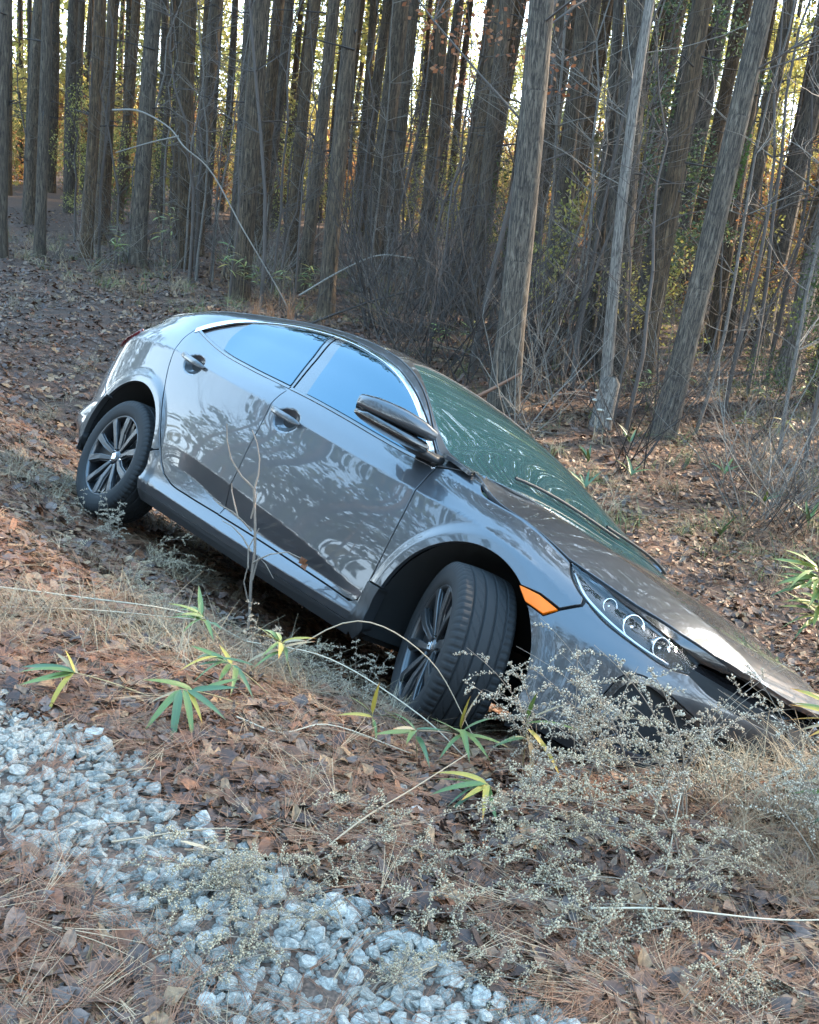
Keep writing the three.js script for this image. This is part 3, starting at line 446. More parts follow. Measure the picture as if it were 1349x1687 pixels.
// roof, windscreen, bonnet
const wsLow = curve([[2.225, .715], [2.33, .70], [2.42, .65], [2.51, .508], [2.565, .33], [2.592, .12], [2.595, 0]], 6), wsSide = curve([[1.5, .545], [1.58, .568], [1.8, .64], [1.981, .686], [2.12, .704], [2.225, .715]], 5), wsTop = curve([[1.42, 0], [1.44, .3], [1.47, .46], [1.5, .545]], 6);
const wsHalf = [...wsTop, ...wsSide, ...wsLow], mir2 = (h) => [...h, ...h.slice().reverse().map(([x, z]) => [x, -z])].filter((p, i, a) => { const q = a[(i + 1) % a.length]; return Math.hypot(p[0] - q[0], p[1] - q[1]) > 1e-4; });
mesh('windscreen', panel(mir2(wsHalf), topF(-.004), { flip: -1, L: .05, gap: -.002, flange: .006 }), CM.glassW, car);
mesh('windscreen_border', panel(grow(ccw(mir2(wsHalf)), .004), topF(-.006), { flip: -1, L: .04, gap: 0, flange: .008, holes: [grow(ccw(mir2(wsHalf)), -.028)] }), CM.black, car);
const railZ = (x0, x1, n = 40) => Array.from({ length: n + 1 }, (_, i) => { const x = lerp(x0, x1, i / n); return [x, railS(x)[1] + .002]; });
mesh('roof', panel(mir2([[-.02, 0], [-.03, .3], [-.06, .5], ...railZ(-.06, 2.31), [2.31, .72], ...wsSide.slice().reverse().map(([x, z]) => [x - .002, z + .004]), ...wsTop.slice().reverse().map(([x, z]) => [x - .005, z])]), topF(0), { flip: -1, L: .04, gap: 0 }), CM.paint, car);
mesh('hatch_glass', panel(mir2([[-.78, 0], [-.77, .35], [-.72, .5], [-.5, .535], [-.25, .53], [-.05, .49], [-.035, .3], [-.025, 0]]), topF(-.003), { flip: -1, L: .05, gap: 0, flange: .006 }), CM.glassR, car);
mesh('hatch_frame', panel(mir2([[-.86, 0], [-.84, .35], [-.77, .55], ...railZ(-.77, -.06, 16), [-.055, .495], [-.25, .536], [-.5, .541], [-.725, .506], [-.775, .352], [-.785, 0]]), topF(0), { flip: -1, L: .04, gap: 0 }), CM.paint, car);
{ // lip spoiler over the tail lights
  const g = new Geo(), n = 60, rows = []; for (let i = 0; i <= n; i++) { const u = lerp(-.78, .78, i / n), a = Math.abs(u), q = planF(lerp(U0, uOfX(-.5), Math.min(1, a / .78) ** 1.3)), z = Math.sign(u) * Math.min(q[1] - .02, a), x = q[0] - .02 + .06 * (a / .78), yb = .985 + .018 * (1 - a / .78) + .012 * (a / .78); rows.push([[x + .16, yb + .045], [x + .05, yb + .04], [x, yb + .034], [x - .006, yb + .024], [x + .004, yb + .014], [x + .06, yb], [x + .16, yb - .005]].map(([X, Y]) => g.v([X, Y, z]))); }
  for (let i = 0; i < n; i++) for (let k = 0; k < 6; k++) g.q(rows[i][k], rows[i][k + 1], rows[i + 1][k + 1], rows[i + 1][k]); mesh('spoiler', g.build(), CM.paint, car);
}
const hoodHalf = [...curve([[2.555, 0], [2.548, .12], [2.52, .3], [2.463, .5], [2.37, .655], [2.335, .72]], 5), ...[[2.345, .75], [2.375, .768], [2.43, .768], [2.55, .766], [2.69, .75], [2.82, .748], [2.93, .742], [3.056, .70], [3.2, .66], [3.35, .585], [3.45, .50], [3.51, .4], [3.535, .28], [3.545, .12], [3.548, 0]]];
mesh('bonnet', panel(mir2(hoodHalf), hoodF(0), { flip: -1, L: .03, gap: .0015, flange: .02 }), CM.paint, car);
mesh('fender_top', panel([[2.2, .66], [2.29, .66], [2.325, .70], [2.334, .735], [2.362, .773], [2.375, .80], [2.2, .80]], hoodF(0), { flip: -1, L: .03, gap: 0 }), CM.paint, car); mesh('fender_top', panel([[2.2, .66], [2.29, .66], [2.325, .70], [2.334, .735], [2.362, .773], [2.375, .80], [2.2, .80]].map(([x, z]) => [x, -z]), hoodF(0), { flip: -1, L: .03, gap: 0 }), CM.paint, car);
mesh('cowl', panel(mir2([[2.5, 0], [2.44, .4], [2.3, .68], [2.3, .73], ...curve([[2.41, .745], [2.46, .66], [2.54, .5], [2.588, .3], [2.612, .12], [2.615, 0]], 5)]), hoodF(-.016), { flip: -1, L: .05, gap: 0 }), CM.plastic, car);
mesh('engine_bay_cover', panel(mir2([[2.42, 0], [2.42, .7], [2.9, .68], [3.2, .6], [3.45, .42], [3.5, 0]]), hoodF(-.05), { flip: -1, L: .08, gap: 0 }), CM.shell, car);
for (const [z0, z1] of [[-.62, .02], [-.02, .56]]) { const g = new Geo(), n = 14, pts = []; for (let i = 0; i <= n; i++) { const t = i / n, z = lerp(z0, z1, t), x = 2.55 - .24 * Math.abs(z) ** 1.6 - .03 + t * -.05; pts.push([x, topPt(x, z)[1] + .014, z, .007]); } tubeInto(g, pts, 6); mesh('wiper', g.build(), CM.plastic, car); }
// underside and cabin
const boxGeo = (x0, x1, y0, y1, z0, z1) => { const g = new THREE.BoxGeometry(x1 - x0, y1 - y0, z1 - z0); g.translate((x0 + x1) / 2, (y0 + y1) / 2, (z0 + z1) / 2); return g; };
{ const sh = [[-.86, .6], [-.42, .74], [-.42, .44], [.42, .44], [.42, .8], [2.26, .8], [2.26, .44], [3.14, .44], [3.14, .76], [3.42, .56], [3.5, 0]], f = (x, z) => [x, .215 + .03 * sstep(2.4, 3.2, x) + .05 * sstep(-.3, -.7, x), z]; mesh('underbody', panel(mir2([[-.9, 0], ...sh]), f, { L: .2, gap: 0, flange: .02 }), CM.liner, car); }
{ const pts = [[2.55, .93], [2.3, .965], [2.05, .95], [1.93, .915], [1.88, .86], [1.9, .7], [1.95, .5], [2.3, .4]], g = new Geo(), rows = []; for (const z of [-.74, -.5, 0, .5, .74]) rows.push(pts.map(([x, y]) => g.v([x - Math.abs(z) * .14, y - Math.abs(z) * .05, z]))); for (let i = 0; i < 4; i++) for (let k = 0; k < pts.length - 1; k++) g.q(rows[i][k], rows[i][k + 1], rows[i + 1][k + 1], rows[i + 1][k]); mesh('dashboard', g.build(), CM.dash, car); }
{ const st = new THREE.Mesh(new THREE.TorusGeometry(.18, .016, 10, 40), CM.dash); st.name = 'steering_wheel'; st.rotation.set(0, Math.PI / 2, 0); st.rotateX(-.4); st.position.set(1.75, .87, -.37); car.add(st); const h = mesh('steering_hub', new THREE.SphereGeometry(.075, 18, 12), CM.dash, st); h.scale.set(1.5, .8, .45); }
for (const [sx, sz] of [[1.05, .37], [1.05, -.37], [.25, .4], [.25, -.4], [.25, 0]]) {
  const g = new THREE.Group(); g.name = 'seat'; car.add(g);
  const pad = (pts, w, nm) => { const G2 = new Geo(), rows = []; for (let i = 0; i <= 8; i++) { const t = i / 8 * 2 - 1, k = 1 - .18 * t ** 4; rows.push(pts.map(([x, y], j) => G2.v([sx + x * k, y, sz + t * w]))); } const m = pts.length; for (let i = 0; i < 8; i++) for (let k = 0; k < m; k++) G2.q(rows[i][k], rows[i][(k + 1) % m], rows[i + 1][(k + 1) % m], rows[i + 1][k]); for (const e of [0, 8]) for (let k = 1; k < m - 1; k++) G2.t(rows[e][0], rows[e][k], rows[e][k + 1]); mesh(nm, G2.build(), CM.fabric, g); };
  pad([[.0, .42], [.5, .5], [.53, .54], [.48, .58], [.02, .53]], .25, 'cushion'); pad([[.0, .5], [.1, .52], [.06, .8], [-.1, 1.1], [-.16, 1.1], [-.14, .8]], .23, 'backrest'); pad([[-.12, 1.13], [-.08, 1.14], [-.1, 1.25], [-.16, 1.27], [-.2, 1.25], [-.17, 1.13]], .12, 'headrest');
}
mesh('cabin_lining', panel(mir2([[-.3, 0], [-.3, .45], ...railZ(-.2, 1.45, 10).map(([x, z]) => [x, z - .03]), [1.42, .4], [1.4, 0]]), topF(-.03), { flip: -1, L: .1, gap: 0 }), CM.fabric, car);
// wheels
function tyreGeo() {
  const R = .322, prof = []; const add = (z, r) => prof.push([z, r]);                // z across the tyre, outboard +
  [[-.100, .226], [-.108, .236], [-.112, .262], [-.1105, .288], [-.105, .304], [-.098, .313]].forEach((p) => add(...p));
  const tread = []; const crown = (z) => R - .9 * z * z * .8; const grooves = [[-.062, .006], [-.021, .0075], [.021, .0075], [.062, .006]];
  for (let z = -.092; z <= .0921; z += .0023) { let r = crown(z); for (const [gz, w] of grooves) { const d = Math.abs(z - gz); if (d < w / 2) r -= .007; } tread.push([z, r]); }
  tread.forEach((p) => add(...p));
  [[.098, .313], [.105, .304], [.1105, .288], [.1112, .280], [.1122, .279], [.112, .262], [.1116, .25], [.108, .236], [.100, .226], [.094, .222]].forEach((p) => add(...p));
  const n = 360, g = new Geo(), rows = [];
  for (let i = 0; i <= n; i++) { const a = i / n * 2 * Math.PI, row = []; for (const [z, r0] of prof) { let r = r0; const az = Math.abs(z); if (az > .066 && az < .107 && r0 > .3) { const ph = (i + (z > 0 ? 0 : 2)) % 5; if (ph === 0) r -= .0055 * sstep(.062, .075, az); } else if (az < .058 && az > .026 && r0 > .312) { if ((i + Math.round(z * 300)) % 10 === 0) r -= .003; } row.push(g.v([Math.sin(a) * r, Math.cos(a) * r, z], null, [i / n, z])); } rows.push(row); }
  for (let i = 0; i < n; i++) for (let k = 0; k < prof.length - 1; k++) g.q(rows[i][k], rows[i][k + 1], rows[i + 1][k + 1], rows[i + 1][k]);
  return g.build();
}
const lathe = (pts, n = 72) => { const g = new THREE.LatheGeometry(pts.map((p) => new THREE.Vector2(p[0], p[1])), n); g.rotateX(Math.PI / 2); return g; };
const TY = tyreGeo(), RIMB = lathe([[.222, .088], [.227, .094], [.226, .099], [.221, .1], [.217, .094], [.212, .082], [.206, .03], [.2, -.06], [.21, -.1]]);
const RINGF = lathe([[.2265, .0985], [.2235, .1015], [.218, .1], [.215, .094]]), DISC = lathe([[.04, .0], [.14, .0], [.145, -.006], [.145, -.02]]), HUB = lathe([[.0, .079], [.027, .079], [.031, .076], [.034, .07], [.05, .066], [.06, .05], [.065, .01]]), CAP = lathe([[0, .0835], [.022, .0825], [.027, .078]]);
function extr(pts, depth, bevel = .003) { const s = new THREE.Shape(pts.map((p) => new THREE.Vector2(p[0], p[1]))); return new THREE.ExtrudeGeometry(s, { depth, bevelEnabled: true, bevelThickness: bevel, bevelSize: bevel, bevelSegments: 2, steps: 1 }); }
function dish(g) { const p = g.attributes.position; for (let i = 0; i < p.count; i++) { const r = Math.hypot(p.getX(i), p.getY(i)); p.setZ(i, p.getZ(i) + .018 * sstep(.03, .2, r) - .006 * sstep(.12, .03, r)); } g.computeVertexNormals(); return g; }
// one of five spokes: two splayed blades with a dark pocket between them
const bladePts = (s) => [[.018 * s, .035], [.034 * s, .04], [.052 * s, .12], [.085 * s, .195], [.078 * s, .212], [.052 * s, .215], [.026 * s, .13]];
const fin = (s) => [[.009 * s, .045], [.024 * s, .043], [.045 * s, .12], [.079 * s, .196], [.074 * s, .205], [.048 * s, .21], [.036 * s, .168], [.020 * s, .12]];
const BL = [1, -1].map((s) => dish(extr(bladePts(s), .012).translate(0, 0, .058))), FN = [1, -1].map((s) => dish(extr(fin(s), .006).translate(0, 0, .074)));
const WEB = dish(extr([[-.03, .03], [.03, .03], [.07, .2], [.05, .213], [-.05, .213], [-.07, .2]], .006).translate(0, 0, .03));
const NUT = new THREE.CylinderGeometry(.009, .01, .02, 6).rotateX(Math.PI / 2);
const LUGH = (() => { const b = (x, y, w, h) => extr([[x - w, y - h], [x + w, y - h], [x + w, y + h], [x - w, y + h]], .002, .0008); return mergeGeometries([b(-.0085, 0, .0026, .012), b(.0085, 0, .0026, .012), b(0, 0, .007, .0024)]).translate(0, 0, .083); })();
const FRAME = (() => { const s = new THREE.Shape([[-.018, -.013], [.018, -.013], [.0155, .017], [-.0155, .017]].map((p) => new THREE.Vector2(...p))); s.holes.push(new THREE.Path([[-.0155, -.0108], [-.0135, .0148], [.0135, .0148], [.0155, -.0108]].map((p) => new THREE.Vector2(...p)))); return new THREE.ExtrudeGeometry(s, { depth: .002, bevelEnabled: true, bevelThickness: .0006, bevelSize: .0005, bevelSegments: 1 }).translate(0, 0, .083); })();
function makeWheel(x, y, z, side, steer, camber, spin) {
  const w = new THREE.Group(); w.name = 'wheel'; car.add(w); w.position.set(x, y, z * side);
  w.rotation.order = 'YXZ'; w.rotation.set(camber, (side > 0 ? 0 : Math.PI) - steer, spin);
  mesh('tyre', TY, CM.rubber, w); mesh('rim', RIMB, CM.rimDark, w); mesh('rim_edge', RINGF, CM.rimFace, w); mesh('brake_disc', DISC, CM.brushed, w); mesh('hub', HUB, CM.rimDark, w); mesh('hub_cap', CAP, CM.black, w);
  mesh('emblem', mergeGeometries([LUGH, FRAME]), CM.chrome, w);
  for (let i = 0; i < 5; i++) { const a = i / 5 * 2 * Math.PI; for (const g of BL) { const m = mesh('spoke', g, CM.rimDark, w); m.rotation.z = a; } for (const g of FN) { const m = mesh('spoke_face', g, CM.rimFace, w); m.rotation.z = a; } const wb = mesh('spoke_web', WEB, CM.rimDark, w); wb.rotation.z = a; const nt = mesh('lug_nut', NUT, CM.chrome, w); nt.position.set(Math.sin(a + .63) * .05, Math.cos(a + .63) * .05, .062); }
}
makeWheel(0, .316, .77, 1, 0, 0, .35); makeWheel(0, .316, .77, -1, 0, 0, .1);
makeWheel(2.69, .342, .80, 1, .55, .08, .2); makeWheel(2.70, .325, .775, -1, .5, 0, .5);
// ---------------------------------------------------------------- trees
reseed(9001);
const barkTex = (seedN, lo, hi, warm, plates) => dataTex(256, 512, (u, v) => {
  const a = u * 2 * Math.PI, cx = Math.cos(a), sx = Math.sin(a), y = v * 26, wv = .35 * nz(cx * 2 + seedN, sx * 2, y * .7);
  let f = Math.abs(nz(cx * 6.5 + wv, sx * 6.5 + seedN, y * .3 + wv)) * 2 + Math.abs(nz(cx * 14, sx * 14 + seedN, y * .9 + wv)) * 1.1;
  if (plates) f += .5 * Math.max(0, .22 - Math.abs(nz(cx * 2.4 + 5, sx * 2.4, y * 2.6 + seedN)));
  const k = clamp(f, 0, 1), g = lerp(lo, hi, Math.pow(k, .6)) + (rnd() - .5) * .07, lich = smooth(.2, .45, nz(cx * 3.5 + 9, sx * 3.5 + seedN, y * .5)) * .07;
  return [g * (1 + warm) + lich, g + lich, g * (1 - warm * 1.1) + lich * .9];
});
const mkBark = (seedN, lo, hi, warm, bump, plates) => { const t = barkTex(seedN, lo, hi, warm, plates); t.repeat.set(1, 1); return std([1, 1, 1], .95, { map: t, bumpMap: t, bumpScale: bump }); };
const barkPine = [mkBark(1, .04, .27, .2, .03, true), mkBark(4, .04, .26, .27, .03, true), mkBark(7, .05, .28, .15, .03, true)], barkGrey = mkBark(12, .06, .31, .13, .03, false), barkPale = mkBark(17, .13, .46, .07, .015, false), twigMat = std([.075, .06, .05], .9), twigPale = std([.17, .15, .125], .85), twigDark = std([.035, .028, .024], .9);
// quads for needle tufts and leaves
function tuft(g, c, dir, len, wid, col) { const a = new THREE.Vector3(...dir).normalize(), b = new THREE.Vector3(rr(-1, 1), rr(-1, 1), rr(-1, 1)).cross(a).normalize(), n = new THREE.Vector3().crossVectors(a, b).normalize(), P = (s, t) => [c[0] + a.x * len * s + b.x * wid * t, c[1] + a.y * len * s + b.y * wid * t, c[2] + a.z * len * s + b.z * wid * t], N = [n.x, n.y, n.z]; const i = [g.v(P(0, -.25), N, [0, 0], col), g.v(P(.55, -1), N, [0, 0], col), g.v(P(1, 0), N, [0, 0], col), g.v(P(.55, 1), N, [0, 0], col)]; g.q(...i); }
const leafy = (c, tr = .45) => phys(c, 1, { transmission: tr, thickness: 0, vertexColors: true, specularIntensity: .3 });
const needleLeaf = leafy([1, 1, 1], .4), broadLeaf = leafy([1, 1, 1], .45);
function limb(g, p, dir, len, r, depth, opt, ends) {
  const n = 5, pts = [], d = new THREE.Vector3(...dir).normalize(), q = new THREE.Vector3(...p); for (let i = 0; i <= n; i++) { pts.push([q.x, q.y, q.z, r * (1 - .62 * i / n)]); d.x += rr(-1, 1) * opt.wob; d.y += rr(-1, 1) * opt.wob + opt.rise; d.z += rr(-1, 1) * opt.wob; d.normalize(); q.addScaledVector(d, len / n); }
  tubeInto(g, pts, r > .03 ? 7 : r > .01 ? 5 : 3, null, .6, false);
  if (depth <= 0) { ends?.push([q.x, q.y, q.z]); return; }
  const kids = opt.kids; for (let k = 0; k < kids; k++) { const i = 1 + Math.floor(rnd() * n), b = pts[Math.min(i, n)], a = rr(0, 6.28), sp = opt.spread; limb(g, b, [d.x + Math.cos(a) * sp, d.y + rr(-.2, .5) * sp, d.z + Math.sin(a) * sp], len * rr(.45, .72), b[3] * rr(.5, .72), depth - 1, opt, ends); }
}
function pineVariant(k, H = rr(19, 23), c0 = .5, limbs = 26, per = 17) {
  const bot = c0, tr = new Geo(), pts = [], bow = [rr(-.12, .12), rr(-.12, .12)], N = 14; for (let i = 0; i <= N; i++) { const t = i / N, y = t < .12 ? t * H * .45 : lerp(.12 * H * .45, H, (t - .12) / .88); pts.push([bow[0] * Math.sin(y * .35), y - .12, bow[1] * Math.sin(y * .28 + 1), (t < .06 ? 1.28 - t * 3.4 : 1.06 - .82 * (y / H)) * .135]); }
  tubeInto(tr, pts, 11, null, 2.4, false);
  const st = new Geo(); for (let i = 0; i < 16; i++) { const y = rr(2.2, 10), a = rr(0, 6.28), l = rr(.2, 1.1); tubeInto(st, [[0, y, 0, .014], [Math.cos(a) * l * .5, y + rr(-.05, .12), Math.sin(a) * l * .5, .01], [Math.cos(a) * l, y + rr(-.2, .15), Math.sin(a) * l, .004]], 4, null, 1, false); }
  const cr = new Geo(); for (let i = 0; i < limbs; i++) { const y = rr(H * bot, H * .98), a = rr(0, 6.28), reach = (1 - (y / H - bot) / (1.05 - bot)) * 2.3 + .5, l = reach * rr(.5, 1); tubeInto(cr, [[0, y, 0, .03], [Math.cos(a) * l * .6, y + .1 * l, Math.sin(a) * l * .6, .018], [Math.cos(a) * l, y + .25 * l, Math.sin(a) * l, .008]], 3, [.09, .07, .05], 1, false); for (let c = 0; c < per; c++) { const f = rr(.3, 1.08), cx = Math.cos(a) * l * f + rr(-.35, .35), cz = Math.sin(a) * l * f + rr(-.35, .35), cy = y + .2 * l * f + rr(-.25, .35), g = rr(.7, 1.3), yel = rnd() < .25 ? 1.5 : 1; tuft(cr, [cx, cy, cz], [rr(-1, 1) + Math.cos(a), rr(-.1, 1), rr(-1, 1) + Math.sin(a)], rr(.25, .5), rr(.06, .12), [.075 * g * yel, .11 * g, .032 * g]); } }
  return { trunk: tr.build(), stubs: st.build(), crown: cr.build() };
}
const pines = Array.from({ length: 5 }, (_, k) => pineVariant(k)); pines.push(pineVariant(5, 13, .1, 46, 24), pineVariant(6, 15, .14, 46, 24));
const treeSpots = [];
function pine(x, z, r, lean, label, group, kv) {
  const bk = Math.floor(rnd() * 3); if (!label) { label = `${r < .11 ? 'slim' : r < .14 ? 'straight' : 'stout'} plantation pine with ${['dark brown', 'reddish-brown', 'grey-brown'][bk]} plated bark`; group = label.replace('pine', 'pines'); }
  const v = pines[kv ?? Math.floor(rnd() * 5)], o = thing('pine_tree', label, 'tree', group), k = r / .135; o.position.set(x, gh(x, z), z); o.rotation.set(lean[1], 0, -lean[0]); o.rotateY(rr(0, 6.28));
  const tr = mesh('trunk', v.trunk, barkPine[bk], o); tr.scale.set(k, 1, k); mesh('dead_branches', v.stubs, twigDark, o).userData.kind = 'stuff'; mesh('crown', v.crown, needleLeaf, o); treeSpots.push([x, z]); return o;
}
// pines that the photograph lets one place one by one
for (const [x, z, r, lx, lz] of [[-1.54, -16.41, .118, -.02, 0], [-1.39, -20.53, .175, 0, 0], [.73, -24.24, .19, -.02, 0], [-7.72, -19.54, .125, .01, 0], [-7.35, -20.3, .10, 0, 0], [-6.76, -20.9, .114, .01, 0], [-5.47, -20.41, .146, 0, 0], [-4.83, -21.29, .14, -.03, .01], [-4.19, -22.17, .133, -.03, 0], [-3.01, -22.3, .12, .02, 0], [-.39, -21.67, .13, -.05, 0], [1.9, -18.34, .121, -.06, 0], [5.14, -19.8, .13, -.01, 0], [4.48, -18.25, .11, -.04, -.01], [7.45, -23.18, .152, -.06, -.02], [5.85, -19.79, .17, 0, 0], [2.95, -14.87, .124, -.03, 0], [2.4, -22.5, .15, -.03, 0], [3.6, -25, .15, -.02, 0], [-2.4, -19.2, .11, .0, 0]]) pine(x, z, r, [lx, lz]);
let nPine = treeSpots.length;
for (let i = 0; i < 9000 && nPine < 235; i++) {
  const r = Math.sqrt(rr(16 * 16, 50 * 50)), a = rr(-.50, .56), x = Math.sin(a) * r, z = -Math.cos(a) * r; if (dOf(x, z) < 10.5 - 1.5 * smooth(-8, -14, tOf(x, z))) continue;
  if (treeSpots.some(([px, pz]) => (px - x) ** 2 + (pz - z) ** 2 < 1.75 ** 2)) continue;
  pine(x, z, rr(.085, .17), [rr(-.035, .025), rr(-.02, .02)]); nPine++;
}
for (let i = 0, n = 0; i < 9000 && n < 62; i++) {          // more of the same wood on the sun's side, whose shade falls on the road
  const x = rr(6, 30), z = rr(-24, 4); if (Math.abs(Math.atan2(x, -z)) < .5 && z < 0) continue; if (dOf(x, z) < 9.5) continue;
  if (treeSpots.some(([px, pz]) => (px - x) ** 2 + (pz - z) ** 2 < 1.9 ** 2)) continue;
  pine(x, z, rr(.09, .17), [rr(-.03, .03), rr(-.02, .02)], 'plantation pine shading the road beyond the ditch', 'pines on the sunny side of the road'); n++;
}
// hardwoods at the edge of the wood
function hardwood(o, H, r0, mat, seedN, opt = {}) {
  reseed(seedN); const tr = new Geo(), pts = [], N = 16, wx = opt.wx ?? .1; for (let i = 0; i <= N; i++) { const t = i / N, y = t * H; pts.push([wx * Math.sin(y * .5 + seedN) - wx * Math.sin(seedN), y - .1, wx * .6 * Math.sin(y * .42 + seedN * 2) - wx * .6 * Math.sin(seedN * 2), r0 * (t < .03 ? 1.35 - t * 9 : 1.08 - .8 * t)]); }
  tubeInto(tr, pts, 12, null, 1.8, false); mesh('trunk', tr.build(), mat, o);
  const br = new Geo(), lo = opt.low ?? .3, kr = opt.kr ?? 1; for (let i = 0; i < (opt.n ?? 14); i++) { const t = rr(lo, .95), p = pts[Math.round(t * N)], a = rr(0, 6.28); limb(br, [p[0], p[1], p[2], 0], [Math.cos(a), rr(.2, .9), Math.sin(a)], H * rr(.12, .24) * (1.2 - t * .5), p[3] * rr(.3, .5) * (t < .42 ? .3 : 1) * kr, opt.depth ?? 2, { wob: .16, rise: .03, kids: opt.kids ?? 3, spread: .9 }); }
  mesh('branches', br.build(), mat === barkPale ? twigPale : twigMat, o); return o;
}
function edgeTree(name, label, x, z, r, lean, H, mat, sd, opt) { const o = thing(name, label, 'tree'); o.position.set(x, gh(x, z), z); o.rotation.set(lean[1], 0, -lean[0]); hardwood(o, H, r, mat, sd, opt); treeSpots.push([x, z]); return o; }
edgeTree('hardwood_tree', 'stout grey-barked tree rising just behind the car windscreen', .92, -12.68, .152, [-.075, -.007], 17, barkGrey, 31, { low: .2, n: 20, wx: .06, kr: .75 });
edgeTree('hardwood_tree', 'thick dull brown trunk beside the slim pale lichen-spotted tree', 2.53, -15.28, .195, [-.11, -.02], 18, barkPine[2], 42, { low: .22, n: 20, wx: .05, kr: .75 });
edgeTree('pale_tree', 'slim pale lichen-spotted tree with a kinked trunk', 2.14, -12.88, .068, [-.03, -.005], 11, barkPale, 53, { wx: .14, low: .25, n: 12 });
const mossTree = edgeTree('mossy_tree', 'leaning grey tree with a patch of green moss on its trunk', 2.73, -12.25, .128, [.055, .013], 16, barkGrey, 64, { low: .22, n: 20, wx: .07, kr: .75 });
edgeTree('slender_tree', 'slender grey tree next to the thick dull brown trunk', 2.21, -15.78, .09, [-.10, -.016], 14, barkGrey, 75, { low: .25, n: 10, wx: .09 });
edgeTree('lichen_tree', 'lichen-blotched tree near the yellow-green cane by the wood edge', 5.35, -16.6, .14, [.02, 0], 15, barkPale, 86, { low: .15, n: 14, wx: .08 });
{ reseed(5); const g = new Geo(); for (let i = 0; i < 900; i++) { const a = rr(-2.6, .4), y = 3.05 + rr(-.38, .38) * Math.sqrt(rnd()), r = .122 + rr(0, .008); tuft(g, [Math.cos(a) * r - .02, y, Math.sin(a) * r], [Math.cos(a), rr(.2, 1), Math.sin(a)], rr(.015, .035), rr(.006, .012), [.05 * rr(.7, 1.3), .075 * rr(.7, 1.3), .012]); } mesh('moss', g.build(), std([1, 1, 1], .95, { vertexColors: true }), mossTree); }
// stump with a mossy side
{ const o = thing('tree_stump', 'short broken stump with bracket fungus by the pale tree', 'stump'); o.position.set(2.02, gh(2.02, -12.3), -12.3); const g = new Geo(); tubeInto(g, [[0, -.1, 0, .15], [.01, .15, 0, .125], [.02, .4, .01, .115], [.03, .55, .02, .11], [.035, .62, .02, .05]], 12, null, .9); mesh('stump_wood', g.build(), barkPale, o); for (let i = 0; i < 5; i++) { const b = mesh('bracket_fungus', new THREE.SphereGeometry(.045, 10, 6), std([.42, .36, .28], .8), o); b.scale.set(1, .35, .8); b.position.set(Math.cos(1 + i) * .12 + .01, .15 + i * .09, Math.sin(1 + i) * .12); } }
// thin leafless saplings
{
  const SG = 'thin leafless saplings under the pines', vs = Array.from({ length: 6 }, (_, k) => { reseed(600 + k); const g = new Geo(), H = rr(4, 7.5), pts = [], b = rr(-.5, .5); for (let i = 0; i <= 9; i++) { const t = i / 9; pts.push([b * t * t + .05 * Math.sin(t * 9 + k), t * H - .05, .3 * rr(-1, 1) * t * t, .028 * (1 - .75 * t)]); } tubeInto(g, pts, 6, null, .8, false); const tw = new Geo(); for (let i = 0; i < 16; i++) { const p = pts[2 + Math.floor(rnd() * 7)], a = rr(0, 6.28); limb(tw, [p[0], p[1], p[2]], [Math.cos(a), rr(.1, .8), Math.sin(a)], rr(.4, 1.3), .007, 1, { wob: .18, rise: .02, kids: 3, spread: .8 }); } return [g.build(), tw.build()]; });
  reseed(661); for (let i = 0, n = 0; i < 3000 && n < 165; i++) { const r = rr(11, 30), a = rr(-.48, .48), x = Math.sin(a) * r, z = -Math.cos(a) * r; if (dOf(x, z) < 8.8) continue; const v = vs[Math.floor(rnd() * 6)], pale = rnd() < .3, o = thing('sapling', pale ? 'thin pale leafless sapling among the pine trunks' : 'thin brown leafless sapling among the pine trunks', 'sapling', pale ? 'pale saplings' : SG); o.position.set(x, gh(x, z), z); o.rotation.set(rr(-.08, .08), rr(0, 6.28), rr(-.08, .08)); const s = rr(.6, 1.2); o.scale.set(s, s, s); mesh('trunk', v[0], pale ? barkPale : twigMat, o); mesh('twigs', v[1], pale ? twigPale : twigMat, o).userData.kind = 'stuff'; n++; }
  // brush: bushy tangles of bare twigs
  const bs = Array.from({ length: 5 }, (_, k) => { reseed(700 + k); const g = new Geo(); for (let i = 0; i < 9; i++) { const a = rr(0, 6.28); limb(g, [rr(-.2, .2), -.05, rr(-.2, .2)], [Math.cos(a) * .7, 1, Math.sin(a) * .7], rr(.7, 1.5), .008, 2, { wob: .2, rise: .0, kids: 3, spread: 1 }); } return g.build(); });
  reseed(772); for (let i = 0; i < 18; i++) { const x = rr(-.8, 2.4), z = rr(-18.5, -13.6), k = i % 5, o = thing('twig_thicket', 'tall tangled thicket of fine bare twigs before the pines', 'thicket', 'twig thickets before the pines'); o.position.set(x, gh(x, z), z); o.rotation.y = rr(0, 6.28); const s = rr(1.1, 1.7); o.scale.set(s, s * rr(1.1, 1.6), s); mesh('twigs', bs[k], rnd() < .6 ? twigMat : twigDark, o).userData.kind = 'stuff'; }
  reseed(771); for (let i = 0, n = 0; i < 3000 && n < 110; i++) { const r = rr(9.5, 26), a = rr(-.46, .48), x = Math.sin(a) * r, z = -Math.cos(a) * r, d = dOf(x, z); if (d < 7.6) continue; const k = Math.floor(rnd() * 5), o = mesh('leafless_shrub', bs[k], [twigMat, twigPale, twigDark][Math.floor(rnd() * 2.6)]); tag(o, 'tangled leafless shrub of thin twigs on the wood floor', 'shrub', 'leafless brush under the trees'); o.position.set(x, gh(x, z), z); const s = rr(.6, 1.25); o.scale.set(s, s * rr(.8, 1.3), s); o.rotation.y = rr(0, 6.28); n++; }
}
